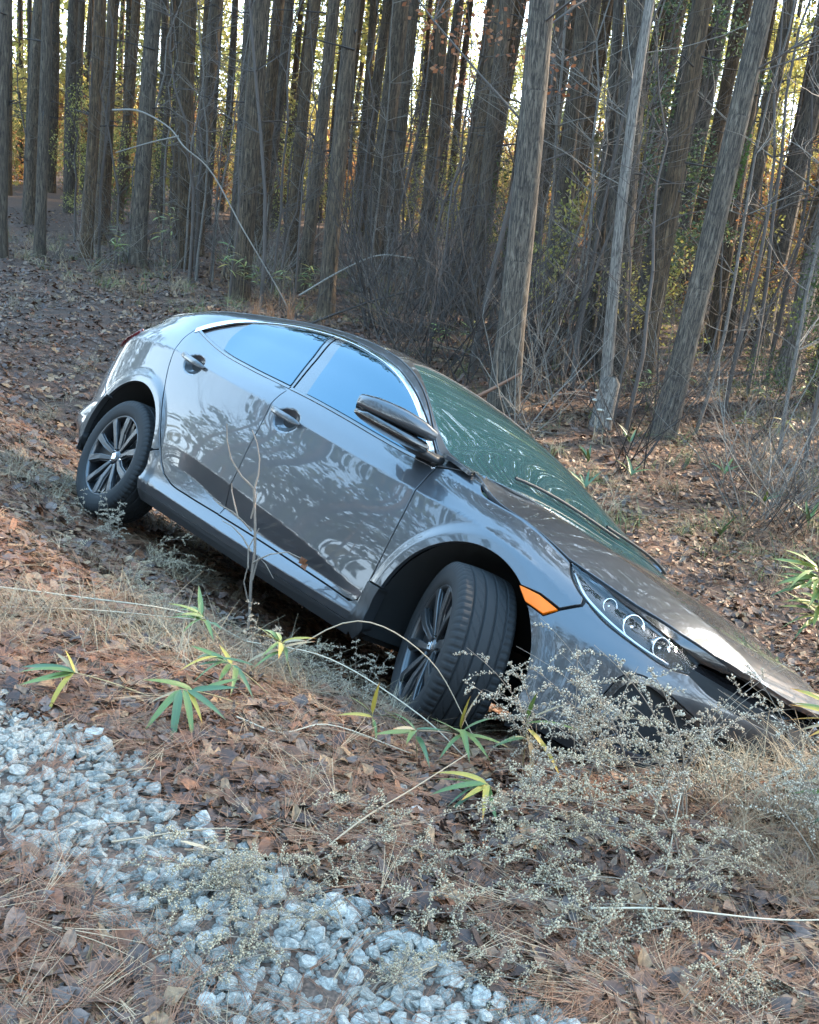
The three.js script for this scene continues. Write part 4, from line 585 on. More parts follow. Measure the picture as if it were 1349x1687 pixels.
// leafy evergreen (holly-like) in the sun, and russet-leaved young beeches
function leafCloud(lobes, per, size, pal, mode) { const g = new Geo(); for (const [cx, cy, cz, R] of lobes) for (let i = 0; i < per; i++) { const v = new THREE.Vector3(rr(-1, 1), rr(-1, 1), rr(-1, 1)); if (v.length() > 1 || v.length() < .25) { i--; continue; } const c = pal[Math.floor(rnd() * pal.length)], b = rr(.75, 1.3), s = size * rr(.7, 1.3); tuft(g, [cx + v.x * R, cy + v.y * R * .8, cz + v.z * R], [v.x + rr(-.7, .7), v.y * .4 + rr(-.6, .5), v.z + rr(-.7, .7)], s, s * (mode ?? .28), c.map((q) => q * b)); } return g.build(); }
{
  reseed(810); const o = thing('holly_tree', 'glossy evergreen holly glittering in the sun among the trunks', 'tree'); o.position.set(3.35, gh(3.35, -17.2), -17.2); hardwood(o, 5.2, .05, barkGrey, 811, { low: .25, n: 18, depth: 1 });
  const lobes = []; for (let i = 0; i < 34; i++) { const y = rr(1.3, 5.2), R = .95 * (1 - (y - 3) ** 2 / 9); lobes.push([rr(-R, R), y, rr(-R, R), rr(.2, .42)]); } mesh('foliage', leafCloud(lobes, 130, .055, [[.05, .085, .03], [.09, .12, .04], [.13, .15, .05], [.04, .07, .028]], .34), phys([1, 1, 1], 1, { transmission: .35, thickness: 0, vertexColors: true }), o);
}
{
  reseed(820); const o = thing('beech_sapling', 'young beech holding russet leaves in front of the pines', 'tree'); o.position.set(.55, gh(.55, -14.2), -14.2); hardwood(o, 6, .04, twigMat, 822, { low: .3, n: 16, depth: 1, wx: .2 }); mesh('russet_leaves', leafCloud([[-.9, 4.0, .2, .3], [-.55, 4.15, 0, .35], [-.15, 3.95, .1, .35], [.2, 3.8, 0, .3], [.5, 3.7, .2, .35], [-.7, 3.6, .1, .25], [-1.1, 4.3, 0, .3], [.35, 4.5, 0, .4], [-.3, 4.6, .1, .4]], 42, .07, [[.28, .11, .05], [.22, .09, .045], [.34, .16, .08]], .36), broadLeaf, o);
}
// low leafy bushes in the wood
{
  reseed(830); const pal = { green: [[.07, .10, .03], [.10, .14, .04], [.05, .08, .025]], yellow: [[.32, .29, .08], [.38, .33, .11], [.2, .2, .06]], rust: [[.26, .12, .05], [.20, .09, .04], [.32, .18, .08]] };
  const mk = (n, k, big) => { const g = leafCloud(Array.from({ length: n }, () => [rr(-.6, .6) * big, rr(.2, 1.5) * big, rr(-.6, .6) * big, rr(.2, .4) * big]), 120, .05 * Math.sqrt(big), pal[k], .24); return g; }, geos = { green: [mk(10, 'green', 1), mk(12, 'green', 1.4)], yellow: [mk(10, 'yellow', 1), mk(14, 'yellow', 1.5)], rust: [mk(9, 'rust', 1), mk(12, 'rust', 1.4)] };
  const lab = { green: ['dull green leafy bush between the pine trunks', 'green bushes in the wood'], yellow: ['sunlit yellow-green leafy bush between the pine trunks', 'yellow-green bushes in the wood'], rust: ['rust-brown leafy bush between the pine trunks', 'rusty bushes in the wood'] };
  for (let i = 0, n = 0; i < 2000 && n < 105; i++) { const r = rr(15, 55), a = rr(-.46, .5), x = Math.sin(a) * r, z = -Math.cos(a) * r; if (dOf(x, z) < 11) continue; const k = rnd() < .3 ? 'green' : rnd() < .62 ? 'yellow' : 'rust', o = mesh('leafy_bush', geos[k][n % 2], broadLeaf); tag(o, lab[k][0], 'bush', lab[k][1]); o.position.set(x, gh(x, z), z); const s = rr(.6, 1.5); o.scale.set(s, s * rr(.9, 1.6), s); o.rotation.y = rr(0, 6.28); n++; }
}
// the wood beyond, one mass: trunks and sunlit foliage
{
  reseed(900); const g = new Geo(); tubeInto(g, [[0, -.3, 0, .16], [.05, 6, 0, .13], [0, 14, .05, .09], [0, 21, 0, .03]], 6, null, 2.4, false); const tg = g.build(), items = [];
  for (let i = 0; i < 120; i++) { const r = rr(52, 85), a = rr(-.62, .7), x = Math.sin(a) * r, z = -Math.cos(a) * r, s = rr(.7, 1.2), b = rr(.5, .9); items.push({ m: place(x, gh(x, z), z, s, rr(.85, 1.1), s, rr(-.03, .03), rr(0, 6), rr(-.03, .03)), c: [b, b, b] }); }
  instanced('far_pine_trunks', tg, barkPine[1], items);
  const lg = leafCloud(Array.from({ length: 5 }, () => [rr(-.5, .5), rr(-.5, .5), rr(-.5, .5), .6]), 60, .15, [[1, 1, 1]], .3), it2 = [];
  for (let i = 0; i < 3400; i++) { const r = rr(44, 120), a = rr(-.6, .68), x = Math.sin(a) * r, z = -Math.cos(a) * r; if (dOf(x, z) < 14) continue; const hi = rnd(), y = hi < .55 ? rr(.2, 4.5) : hi < .8 ? rr(4, 11) : rr(10, 20), p = hi < .55 ? (rnd() < .45 ? [.30, .15, .06] : [.38, .32, .11]) : rnd() < .6 ? [.34, .31, .1] : [.16, .17, .05], b = rr(.6, 1.4), s = rr(.8, 1.7); it2.push({ m: place(x, gh(x, z) + y, z, s, s, s, rr(0, 6), rr(0, 6), rr(0, 6)), c: p.map((v) => v * b) }); }
  instanced('far_foliage', lg, broadLeaf, it2);
}
// trees across the road, which the car's flank mirrors
{
  const hv = Array.from({ length: 3 }, (_, k) => { const o = new THREE.Group(); hardwood(o, 13 + k * 1.5, .2, barkGrey, 950 + k, { low: .18, n: 22, depth: 3, kids: 3, wx: .25 }); return o; });
  reseed(960); let n = 0; for (let i = 0; i < 16; i++) { const t = -24 + i * 2.9 + rr(-.8, .8), d = -8.5 - rr(0, 5), [x, z] = fromDT(d, t), o = hv[i % 3].clone(); o.name = numbered('roadside_tree'); scene.add(o); tag(o, 'spreading leafless hardwood across the road from the car', 'tree', 'bare hardwoods across the road'); o.position.set(x, gh(x, z), z); o.rotation.y = rr(0, 6.28); const s = rr(.75, 1.1); o.scale.set(s, s, s); }
  for (let i = 0; i < 36; i++) { const t = -34 + i * 1.75 + rr(-.7, .7), d = -11 - rr(0, 5), [x, z] = fromDT(d, t); pine(x, z, rr(.12, .2), [rr(-.02, .02), rr(-.02, .02)], 'bushy pine clothed to the ground across the road from the car', 'pines across the road', 5 + i % 2); }
  reseed(980); for (let i = 0; i < 20; i++) { const [x, z] = fromDT(-10 + i * 1.05 + rr(-.4, .4), -36 - rr(0, 12)); pine(x, z, rr(.12, .2), [rr(-.02, .02), rr(-.02, .02)], 'bushy pine where the road bends away behind the car', 'pines at the road bend', 5 + i % 2); }
}
// ---------------------------------------------------------------- plants, weeds, twigs
const groundPt = (x, z, up = 0) => [x, gh(x, z) + up, z];
// dead fuzzy weeds: arching stems with panicles of small seed heads
const BLOB = (() => { const g = new THREE.TetrahedronGeometry(1.35, 0); return [g.attributes.position.array.slice(), g.attributes.normal.array.slice()]; })();
function blobInto(g, c, r, col) { const [P, N] = BLOB, a = rr(0, 6), ca = Math.cos(a), sa = Math.sin(a), k = rr(.7, 1.5); for (let i = 0; i < P.length; i += 9) { const id = []; for (let j = 0; j < 9; j += 3) { const x = P[i + j] * ca - P[i + j + 2] * sa, z = P[i + j] * sa + P[i + j + 2] * ca, y = P[i + j + 1] * k; id.push(g.v([c[0] + x * r, c[1] + y * r, c[2] + z * r], [x, y, z], [0, 0], col)); } g.t(...id); } }
function weedGeos(sd, H, stems, droop, dense, col) {
  reseed(sd); const st = new Geo(), fl = new Geo();
  for (let s = 0; s < stems; s++) {
    const a = rr(-.5, .5) * (stems > 1 ? 2.2 : .6), len = H * rr(.75, 1.1), pts = []; let q = [rr(-.03, .03), 0, rr(-.03, .03)], dir = new THREE.Vector3(Math.sin(a) * .45 + droop * .5, 1, rr(-.3, .3)).normalize(); const n = 12;
    for (let i = 0; i <= n; i++) { pts.push([...q, .0022 * (1 - .7 * i / n)]); dir.x += droop * .12 + rr(-.05, .05); dir.y -= Math.abs(droop) * .10; dir.z += rr(-.06, .06); dir.normalize(); q = [q[0] + dir.x * len / n, q[1] + dir.y * len / n, q[2] + dir.z * len / n]; }
    tubeInto(st, pts, 4, null, 1, false);
    const nb = Math.round(dense * 15); for (let b = 0; b < nb; b++) {
      const t = rr(.28, 1), i = Math.min(n - 1, Math.floor(t * n)), p = pts[i], ba = rr(0, 6.28), bl = rr(.05, .17) * (1.25 - t * .7) * H * 1.7, bp = []; let bq = [p[0], p[1], p[2]], bd = new THREE.Vector3(Math.cos(ba) + dir.x * .7, rr(.1, .9), Math.sin(ba) + dir.z * .5).normalize();
      for (let k = 0; k <= 6; k++) { bp.push([...bq, .0011 * (1 - .5 * k / 6)]); bd.y -= .12; bd.x += rr(-.12, .12); bd.z += rr(-.12, .12); bd.normalize(); bq = [bq[0] + bd.x * bl / 6, bq[1] + bd.y * bl / 6, bq[2] + bd.z * bl / 6]; }
      tubeInto(st, bp, 3, null, 1, false);
      const m = Math.round(bl / .0026 * dense); for (let k = 0; k < m; k++) { const u = rr(.12, 1) * 6, j = Math.min(5, Math.floor(u)), w = u - j, e = bp[j], f = bp[j + 1], r = rr(.0014, .0032), bright = rr(.7, 1.25); blobInto(fl, [lerp(e[0], f[0], w) + rr(-.006, .006), lerp(e[1], f[1], w) + rr(-.004, .008), lerp(e[2], f[2], w) + rr(-.006, .006)], r, col.map((v) => v * bright)); }
    }
  }
  return [st.build(), fl.build()];
}
const weedStem = std([.20, .155, .115], .85), weedFluff = std([1, 1, 1], .95, { vertexColors: true });
const greyCol = [.42, .345, .25], tanCol = [.43, .335, .215];
const weedV = [weedGeos(1, .5, 4, -.5, .9, greyCol), weedGeos(2, .42, 3, .25, 1, greyCol), weedGeos(3, .55, 5, -.9, .8, tanCol), weedGeos(4, .35, 4, -1.2, 1, tanCol), weedGeos(5, .6, 4, .6, .75, greyCol)];
function weed(x, z, v, s, turn, label, group, lift = 0) { const o = thing('dead_weed', label, 'weed', group); o.position.set(x, gh(x, z) + lift, z); o.rotation.y = turn; o.scale.set(s, s, s); mesh('stems', weedV[v][0], weedStem, o); const f = mesh('seed_heads', weedV[v][1], weedFluff, o); f.userData.kind = 'stuff'; }
{
  const A = 'fuzzy grey dead weed in front of the car bumper', AG = 'grey weeds at the bumper', B = 'flattened tan dead weed lying over the leaf litter', BG = 'tan weeds on the verge', C = 'wispy dead weed standing beside the rear wheel', CG = 'weeds at the rear wheel';
  for (const [x, z, v, s, r] of [[.50, -2.95, 0, .9, .3], [.60, -2.78, 1, 1.1, 1.2], [.74, -2.75, 4, 1.0, 2.6], [.86, -2.62, 0, 1.1, .1], [.98, -2.78, 2, 1.05, .4], [1.12, -2.7, 0, 1.0, 3.0], [.80, -2.45, 2, 1.0, .2], [.62, -2.5, 2, .95, .5], [1.2, -2.5, 4, .95, 2.2], [.42, -2.72, 1, .8, 5], [.95, -2.42, 2, .8, .8], [.70, -3.0, 0, 1.0, .8], [.9, -2.95, 4, .9, .2], [1.3, -2.85, 1, 1, .2]]) weed(x, z, v, s, r, A, AG);
  for (const [x, z, v, s, r] of [[.14, -2.35, 3, .9, .3], [.02, -2.2, 3, .75, 1.1], [.24, -2.2, 3, .8, .2], [.30, -2.05, 3, .9, .6], [-.02, -1.95, 2, .5, .4], [-.2, -2.0, 3, .9, .1], [-.12, -1.85, 3, .8, .5], [.62, -2.05, 3, 1, .2], [.78, -2.2, 3, 1.1, .4], [.55, -2.25, 3, 1, 0], [.9, -2.05, 3, .9, 1], [.42, -1.85, 3, .7, .3], [.05, -1.75, 3, .6, 4], [-.33, -1.95, 3, .8, 4]]) weed(x, z, v, s, r, B, BG);
  for (const [x, z, v, s, r] of [[-1.50, -5.0, 1, .62, 0], [-1.36, -4.9, 1, .7, 2], [-1.62, -5.12, 1, .6, 4], [-1.35, -4.55, 3, .9, 1], [-1.2, -4.7, 2, .6, 3]]) weed(x, z, v, s, r, C, CG);
  const D = 'pale fuzzy dead weed beside the ditch under the door sill', DG = 'weeds below the sill'; for (const [x, z, v, s, r] of [[-.62, -3.5, 3, .9, 2], [-.5, -3.42, 1, .6, 0], [-.42, -3.55, 3, .8, 4], [-.72, -3.6, 3, .8, 1], [-.08, -3.35, 1, .6, 1], [-.16, -3.5, 1, .55, 3], [-.98, -4.05, 3, .8, 2], [-1.1, -4.2, 2, .5, 2]]) weed(x, z, v, s, r, D, DG);
}
// river cane: lance-shaped leaves on thin stems, each leaf a part
function caneLeaf(curve) { const g = new Geo(), n = 9, rows = []; for (let i = 0; i <= n; i++) { const t = i / n, w = .066 * Math.pow(Math.sin(Math.PI * Math.pow(t, .6)), .75) + .001, y = -curve * t * t, fold = .35 * w; rows.push([g.v([-w, y + fold, t], null, [0, t]), g.v([0, y, t], null, [.5, t]), g.v([w, y + fold, t], null, [1, t])]); } for (let i = 0; i < n; i++) for (let k = 0; k < 2; k++) g.q(rows[i][k], rows[i + 1][k], rows[i + 1][k + 1], rows[i][k + 1]); return g.build(); }
const caneGeos = [caneLeaf(.1), caneLeaf(.3), caneLeaf(.55)];
const veinTex = (() => { const W = 64, H = 128; return dataTex(W, H, (u, v) => { const k = .86 + .1 * Math.sin(u * 60) + (Math.abs(u - .5) < .03 ? .12 : 0) + (rnd() - .5) * .08, tip = smooth(.8, .97, v + .06 * Math.sin(u * 9)) + (rnd() < .012 ? .5 : 0); return [k, k * (1 - .25 * tip), k * (1 - .4 * tip)]; }); })();
const caneMat = { green: phys([.14, .215, .045], .55, { transmission: .25, thickness: 0, map: veinTex }), dark: phys([.075, .15, .05], .5, { transmission: .2, thickness: 0, map: veinTex }), yellow: phys([.52, .38, .05], .6, { transmission: .25, thickness: 0, map: veinTex }), dry: phys([.42, .30, .16], .75, { transmission: .15, thickness: 0, map: veinTex }), lime: phys([.3, .35, .08], .6, { transmission: .35, thickness: 0, map: veinTex }) };
const caneStem = std([.25, .2, .1], .7);
function cane(label, group, base, tip, leaves, size) {      // base, tip: world points; leaves: [t along stem, azimuth, elevation, colour, scale, curve]
  const o = thing('river_cane', label, 'cane plant', group); o.position.set(...base); const d = [tip[0] - base[0], tip[1] - base[1], tip[2] - base[2]], at = (t) => [d[0] * t, d[1] * (t * 1.25 - .25 * t * t), d[2] * t], g = new Geo(); tubeInto(g, Array.from({ length: 7 }, (_, i) => [...at(i / 6), .0026 - .0014 * i / 6]), 5, null, 1); mesh('stem', g.build(), caneStem, o);
  for (const [t, az, el, c, sc, cv] of leaves) { const m = mesh('leaf', caneGeos[cv ?? 1], caneMat[c], o); const p = at(t); m.position.set(...p); m.rotation.set(-el, az, rr(-.5, .5), 'YXZ'); const s = size * sc * .9; m.scale.set(s, s, s); }
}
reseed(1200);
const fan = (n, az0, spread, cols, el0 = .1) => Array.from({ length: n }, (_, i) => [rr(.72, 1), az0 + (i / (n - 1) - .5) * spread + rr(-.15, .15), el0 + rr(-.25, .35), cols[Math.floor(rnd() * cols.length)], rr(.75, 1.1), Math.floor(rnd() * 3)]);
const G3 = ['green', 'dark', 'green', 'dark', 'yellow', 'green'], L = -Math.PI / 2;      // azimuth: 0 points to +z (towards the road), -PI/2 to -x
cane('low cane sprig with green leaves and one orange dying leaf over the gravel', null, groundPt(-.63, -2.86, .0), groundPt(-.86, -2.74, .1), [[1, L + .25, .25, 'green', 1, 1], [1, L - .1, .12, 'dark', 1.1, 1], [.98, L + .55, -.05, 'green', 1.05, 0], [.97, L + .4, .02, 'dark', .9, 1], [1, L + 1.15, -.25, 'yellow', .95, 2], [.96, L - .45, .5, 'dry', .7, 1], [1, L - .9, .6, 'yellow', .55, 0]], .165);
cane('green cane sprig hanging over the gravel edge, broad dark leaves', null, groundPt(-.42, -2.95, .02), groundPt(-.56, -2.72, .12), [[1, .1, -.35, 'dark', 1.15, 2], [.98, -.5, -.3, 'green', 1, 1], [.95, .5, -.25, 'green', .95, 2], [.9, 1.1, -.1, 'dark', .9, 1], [.8, -.9, .6, 'green', 1, 1], [.85, 1.5, .3, 'dark', .9, 0], [.7, 2, .5, 'green', .8, 1], [.9, .75, -.3, 'yellow', .7, 1], [.86, -1.3, -.1, 'dry', .8, 1]], .17);
cane('cane tuft with yellow tips growing beside the fuzzy weed below the sill', null, groundPt(-.52, -3.45, .0), groundPt(-.66, -3.4, .16), fan(10, L + .4, 3.4, G3, .35), .15);
cane('loose green cane sprig trailing between the two gravel-edge sprigs', null, groundPt(-.36, -3.1, .02), groundPt(-.5, -2.98, .14), fan(11, -.8, 3.6, G3, .2), .15);
cane('green and yellow cane tuft rising through the pale stalks below the sill', null, groundPt(-.3, -3.3, 0), groundPt(-.36, -3.26, .18), fan(12, -.6, 4.4, ['green', 'lime', 'dark', 'yellow', 'dry'], .4), .15);
cane('small cane sprig with folded dry blades beside the front tyre', null, groundPt(.12, -2.9, 0), groundPt(.1, -2.86, .12), fan(8, -.4, 3.6, ['green', 'dark', 'dry', 'yellow'], .35), .14);
cane('upright cane shoot with one bright yellow leaf before the front wheel', null, groundPt(-.02, -2.98, 0), groundPt(-.03, -2.98, .1), [[1, .2, 1.45, 'yellow', .95, 0], [.9, L, .9, 'green', .8, 1], [.85, L - .2, .05, 'yellow', .95, 1], [.8, .4, -.2, 'green', .6, 2], [.9, 1.6, .3, 'dark', .6, 1]], .14);
cane('bushy green cane clump in front of the front tyre', null, groundPt(.30, -3.0, 0), groundPt(.24, -2.98, .12), [...fan(7, -.6, 3.8, ['green', 'dark', 'green'], .15), [1, .4, 1.5, 'yellow', .8, 0], [1, 1.2, 1.35, 'dry', 1.0, 0], [.9, 1.4, .9, 'green', .8, 1]], .17);
cane('cane leaves spread flat by the bumper corner, dark and drooping', null, groundPt(.36, -2.72, .02), groundPt(.30, -2.62, .1), fan(9, -1.1, 2.4, ['dark', 'dark', 'green', 'dark', 'yellow'], .05), .16);
cane('cane shoot with a brown streaked leaf against the bumper', null, groundPt(.44, -2.95, 0), groundPt(.42, -2.9, .2), [[1, .2, 1.3, 'green', .8, 0], [.9, 1.3, .4, 'green', 1.1, 1], [.8, 1.0, -.4, 'yellow', 1.2, 1], [.7, .6, -.7, 'dry', 1.2, 2], [.95, 1.5, .7, 'dry', 1.0, 0], [.6, -.8, .3, 'dark', .9, 1]], .16);
cane('cane clump with long arching leaves at the end of the bonnet', null, groundPt(1.5, -3.15, 0), groundPt(1.42, -3.0, .28), fan(16, -1.1, 2.8, ['green', 'lime', 'dry', 'dark', 'green', 'yellow'], .35), .24);
cane('yellow-edged cane beside the brown grass mound', null, groundPt(1.32, -2.75, 0), groundPt(1.28, -2.6, .22), fan(8, -.9, 2.6, ['green', 'yellow', 'dark', 'dry'], -.1), .19);
cane('bright green cane thicket beyond the bonnet', null, groundPt(2.5, -6.0, 0), groundPt(2.32, -5.9, .72), [...fan(34, -1.3, 3.6, ['green', 'lime', 'green', 'lime'], .2), ...fan(16, -1.2, 3, ['green', 'lime'], .1).map((l) => [l[0] * .65, ...l.slice(1)])], .27);
cane('tall cane with a wide pale leaf near the thicket', null, groundPt(2.75, -5.4, 0), groundPt(2.5, -5.35, 1.05), [[1, L, .15, 'lime', 1.3, 0], [.9, L + .6, -.2, 'green', 1, 1], [.8, 1.2, .3, 'green', 1, 1], [.7, L - .5, .2, 'dark', 1, 1]], .24);
{
  const OG = 'cane clumps on the wood floor', lb = 'sunlit yellow-green cane clump on the wood floor', ub = 'upright dark cane blades on the wood floor';
  for (const [x, z, h] of [[-3.2, -17.3, .9], [-2.6, -17.0, .7], [3.0, -14.0, .6], [4.6, -13.9, .5], [5.4, -15.5, .8], [5.8, -14.5, .9], [2.7, -13.2, .5], [-4.6, -18.2, 1.2], [.3, -14.6, .6], [4.0, -12.4, .35], [-2.0, -17.4, .7], [6.0, -13.0, .7], [-5.6, -18.6, .8]]) for (let k = 0; k < 2; k++) { const X = x + rr(-.3, .3), Z = z + rr(-.3, .3); cane(lb, OG, groundPt(X, Z), groundPt(X + rr(-.2, .2), Z + .1, h * rr(.7, 1.1)), fan(15, rr(-2, 0), 5.5, ['lime', 'lime', 'yellow', 'green'], .25).map((l) => [rr(.45, 1), ...l.slice(1)]), .22); }
  for (const [x, z] of [[1.6, -10.2], [2.0, -9.8], [2.95, -10.3], [3.1, -9.4], [3.3, -8.9], [1.55, -9.4], [2.5, -8.4], [2.2, -11.2]]) cane(ub, 'dark cane blades on the wood floor', groundPt(x, z), groundPt(x + rr(-.05, .05), z, .18), fan(5, rr(-3, 0), 3, ['dark', 'green', 'dark'], .9), .26);
}
// grass: straw on the bank, copper tuft behind the roof, brown mound before the bonnet
function grassGeo(n, len, spread, lean) { const g = new Geo(); for (let b = 0; b < n; b++) { const a = rr(0, 6.28), l = len * rr(.5, 1.1), w = rr(.0012, .0024), bx = rr(-spread, spread), bz = rr(-spread, spread), cx = Math.cos(a), cz = Math.sin(a), k = rr(.3, lean); let prev = null; for (let i = 0; i <= 4; i++) { const t = i / 4, out = k * t * t * l, y = l * t * (1 - .45 * k * t), x = bx + cx * out, z = bz + cz * out, ww = w * (1 - .85 * t), r = [g.v([x - cz * ww, y, z + cx * ww]), g.v([x + cz * ww, y, z - cx * ww])]; if (prev) g.q(prev[0], prev[1], r[1], r[0]); prev = r; } } return g.build(); }
{
  reseed(1500); const gg = [grassGeo(26, .2, .06, 1.6), grassGeo(22, .28, .08, 1.5), grassGeo(30, .13, .08, 1.8)], gm = std([1, 1, 1], .85), sets = gg.map(() => []);
  const put = (x, z, s, c, k) => { const b = rr(.7, 1.3); sets[k ?? Math.floor(rnd() * 3)].push({ m: place(x, gh(x, z) - .01, z, s, s * rr(.7, 1.1), s, rr(-.25, .25), rr(0, 6.28), rr(-.25, .25)), c: c.map((v) => v * b) }); };
  const straw = [.27, .195, .115], brown = [.17, .095, .05], cop = [.36, .16, .07];
  for (let i = 0; i < 3600; i++) { const r = Math.exp(rr(Math.log(3.2), Math.log(19))), a = rr(-.48, .1), x = Math.sin(a) * r, z = -Math.cos(a) * r, m = nz(x * .8, z * .8, 14) + .25 * nz(x * 2.5, z * 2.5, 2); if (dOf(x, z) < 1.1 || m < .1 - .1 * smooth(-3, -7, tOf(x, z))) continue; put(x, z, rr(.4, .95), rnd() < .45 ? straw : rnd() < .5 ? brown : [.26, .2, .13]); }
  for (let i = 0; i < 1500; i++) { const r = rr(8, 26), a = rr(-.46, .46), x = Math.sin(a) * r, z = -Math.cos(a) * r; if (dOf(x, z) < 7) continue; put(x, z, rr(1, 2.1), rnd() < .25 ? straw : rnd() < .6 ? brown : [.12, .13, .045]); }
  for (let i = 0; i < 160; i++) { const t = rr(-4.6, -2.0), d = rr(1.5, 2.1), [x, z] = fromDT(d, t); put(x, z, rr(.35, .7), rnd() < .7 ? brown : straw); }
  for (let i = 0; i < 320; i++) { const x = -.7 + rr(-.35, .35), z = -1.62 + rr(-.35, .2); put(x, z, rr(.25, .55), rnd() < .6 ? [.28, .18, .1] : straw, 2); }
  for (let i = 0; i < 200; i++) { const x = 1.2 + rr(-.3, .35), z = -2.55 + rr(-.25, .22); put(x, z, rr(.4, .8), rnd() < .8 ? [.2, .115, .06] : [.28, .2, .12], 1); }
  for (let i = 0; i < 60; i++) { const x = 1.3 + rr(-.35, .4), z = -3.0 + rr(-.3, .3); put(x, z, rr(.7, 1.2), [.27, .2, .12], 1); }
  sets.forEach((s, k) => instanced('dry_grass', gg[k], gm, s));
  const o = thing('grass_tuft', 'copper-coloured broomsedge tuft behind the car roof', 'grass tuft'); o.position.set(-2.3, gh(-2.3, -15.6), -15.6); const tg = []; for (let i = 0; i < 7; i++) { const q = grassGeo(34, .55, .05, 1.1); q.scale(1, rr(.6, 1.1), 1); q.translate(rr(-.35, .35), 0, rr(-.2, .2)); tg.push(q); } const m = mesh('blades', mergeGeometries(tg), std(cop, .85), o); m.userData.kind = 'stuff';
}
// bare sapling in front of the doors, its forks traced
{
  const o = thing('bare_sapling', 'thin bare forked sapling standing in front of the car doors', 'sapling'), b = groundPt(-.60, -4.18), W = 1.0; o.position.set(...b);
  const saplingMat = std([.22, .17, .13], .85), S = .00236, X = (px) => (px - 429) * S, Y = (py) => (1006 - py) * S * 1.02, path = (pts, r0, r1) => { const g = new Geo(); tubeInto(g, pts.map(([x, y, z], i) => [X(x) + .13 * (Y(y)) * .0, Y(y), (z ?? 0), lerp(r0, r1, i / (pts.length - 1))]), 5, null, 1); return g; };
  const tr = path([[429, 1012], [430, 960, .01], [428, 900, .02], [430, 850, .02], [427, 800, .03], [421, 750, .03], [419, 738, .03]], .007, .0052); mesh('stem', tr.build(), saplingMat, o);
  const forks = [[[419, 738, .03], [398, 718, .05], [379, 690, .06], [371, 660, .07], [369, 632, .08]], [[420, 738, .03], [424, 715, .02], [423, 690, .01], [416, 665, 0], [405, 645, -.01]], [[422, 812, .03], [408, 793, .06], [390, 776, .08], [372, 766, .1], [360, 754, .12]], [[400, 788, .07], [391, 765, .06], [384, 745, .05], [383, 732, .05]], [[424, 850, .02], [405, 828, .0], [385, 815, -.02], [366, 809, -.03]], [[428, 870, .02], [441, 856, .05], [460, 842, .07], [490, 833, .08], [520, 842, .09]], [[430, 900, .02], [436, 860, .0], [450, 870, .01], [466, 892, .02]], [[419, 790, .03], [424, 760, .04], [427, 742, .05]], [[421, 880, .02], [416, 850, -.02], [430, 815, -.04]], [[426, 940, .02], [418, 900, .05], [424, 862, .06]]];
  for (const f of forks) mesh('twig', path(f, .0042, .0016).build(), saplingMat, o);
  const lf = mesh('dead_leaf', leafGeos[5], leafMats[3], o); lf.position.set(X(518), Y(848), .09); lf.scale.set(.06, .06, .06); lf.rotation.set(1.2, .4, 0);
}
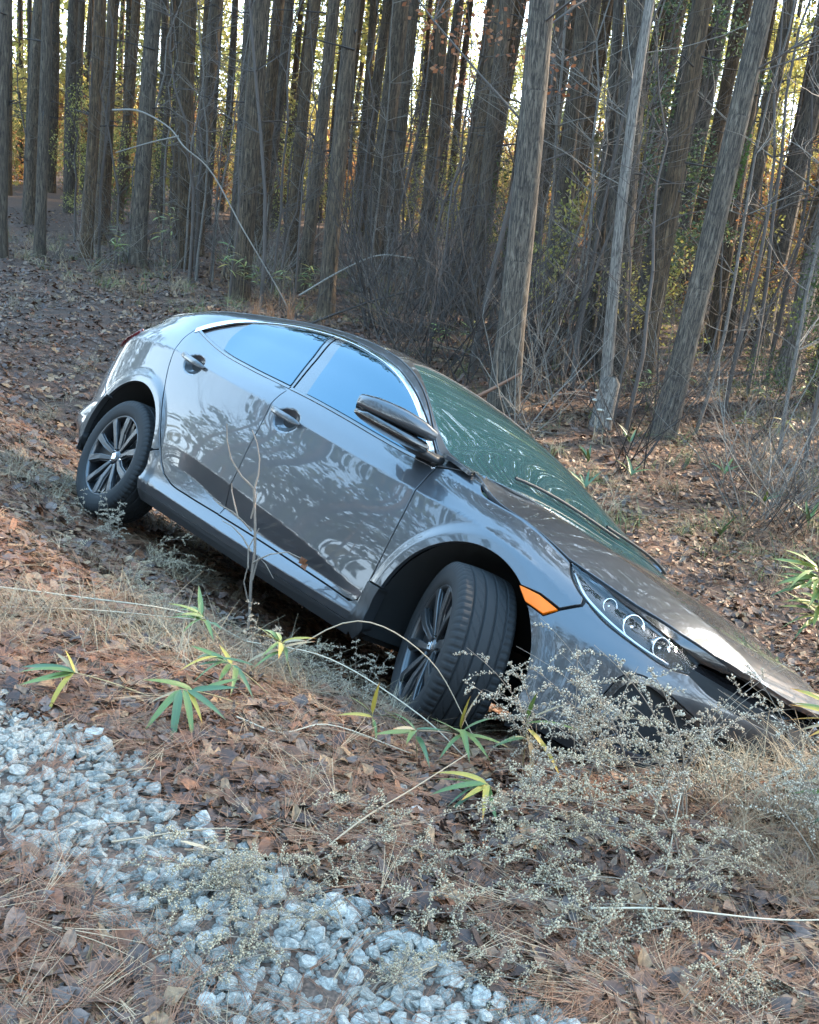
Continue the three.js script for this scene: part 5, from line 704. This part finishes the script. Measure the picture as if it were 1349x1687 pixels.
// fallen canes and straw stalks
{
  const stalk = (label, pts, r, mat) => { const g = new Geo(); tubeInto(g, curve(pts.map(([x, z, up]) => groundPt(x, z, up)), 6).map((p, i, a) => [...p, r * (1 - .5 * i / a.length)]), 5, null, 1); tag(mesh('fallen_stalk', g.build(), mat), label, 'stalk'); };
  const pale = std([.46, .38, .27], .7), tan = std([.34, .25, .16], .75);
  stalk('long pale stalk lying across the leaves below the rear wheel', [[-1.55, -3.5, .03], [-1.15, -3.55, .06], [-.75, -3.75, .08], [-.55, -3.85, .04]], .0042, pale);
  stalk('second pale stalk crossing the long one near the sill weed', [[-1.5, -3.25, .02], [-1.1, -3.4, .05], [-.7, -3.68, .09]], .0034, pale);
  stalk('arching pale stalk from the cane tuft to the front tyre', [[-.5, -3.5, .1], [-.2, -3.32, .16], [.12, -3.15, .1], [.28, -2.95, .02]], .003, pale);
  stalk('thin arching stalk crossing the front wheel', [[-.42, -3.3, .05], [-.12, -3.3, .32], [.12, -3.22, .28], [.3, -3.1, .06]], .0028, tan);
  stalk('wavy straw stalk on the litter below the front wheel', [[-.42, -2.85, .02], [-.28, -2.8, .03], [-.16, -2.88, .05], [.1, -2.86, .04]], .003, pale);
  stalk('bent straw running from the gravel towards the bumper', [[-.14, -2.12, .01], [-.02, -2.3, .06], [.1, -2.5, .09], [.25, -2.75, .12]], .0028, tan);
  stalk('straight white stalk on the litter near the right bumper weeds', [[.52, -2.12, .06], [.7, -2.16, .07], [.98, -2.2, .06], [1.2, -2.26, .05]], .0028, pale);
  stalk('short pale stick upright in the weeds by the bumper', [[.75, -2.38, .0], [.76, -2.42, .1], [.77, -2.46, .2]], .0025, pale);
  stalk('thin straw lying over the gravel verge', [[-.56, -2.1, .03], [-.35, -2.2, .035], [-.2, -2.24, .03]], .0025, tan);
  stalk('pale leaning dead branch in front of the left pines', [[-4.9, -16.2, 2.62], [-4.55, -16.25, 2.66], [-4.1, -16.3, 2.45], [-3.85, -16.2, 2.2], [-3.5, -16.2, 1.96], [-2.9, -16, 1.2], [-2.2, -15.8, .3], [-2.0, -15.7, 0]], .016, twigPale);
  stalk('side limb of the pale leaning dead branch', [[-3.95, -16.25, 2.35], [-4.3, -16.2, 2.25], [-4.8, -16.1, 2.05]], .012, twigPale);
  stalk('arched pale limb behind the roof tuft', [[-2.0, -16, .35], [-1.4, -15.9, .75], [-.9, -15.8, 1.05], [-.4, -15.8, 1.1]], .016, twigPale);
  stalk('dark fallen limb leaning across the wood edge', [[-1.7, -15, .1], [-1, -15.2, .45], [-.3, -15.3, .75]], .018, twigDark);
  stalk('rusty dead branch leaning on the stout grey tree', [[.3, -12.3, 0], [.7, -12.4, .25], [1.05, -12.45, .5]], .03, std([.2, .1, .06], .9));
  const yl = mesh('yellow_leaf', leafGeos[4], std([.55, .38, .16], .55), scene); tag(yl, 'single pale yellow leaf lying on the dark litter', 'leaf'); const yp = groundPt(.72, -1.72, .03); yl.position.set(...yp); yl.scale.set(.075, .03, .085); yl.rotation.y = 1.4;
  const tl = mesh('dry_blade', leafGeos[4], std([.42, .3, .18], .6), scene); tag(tl, 'dry tan blade lying on the white gravel', 'leaf'); tl.position.set(...groundPt(-.36, -2.12, .035)); tl.scale.set(.05, .03, .11); tl.rotation.y = 1.45;
}
renderer.render(scene, camera);
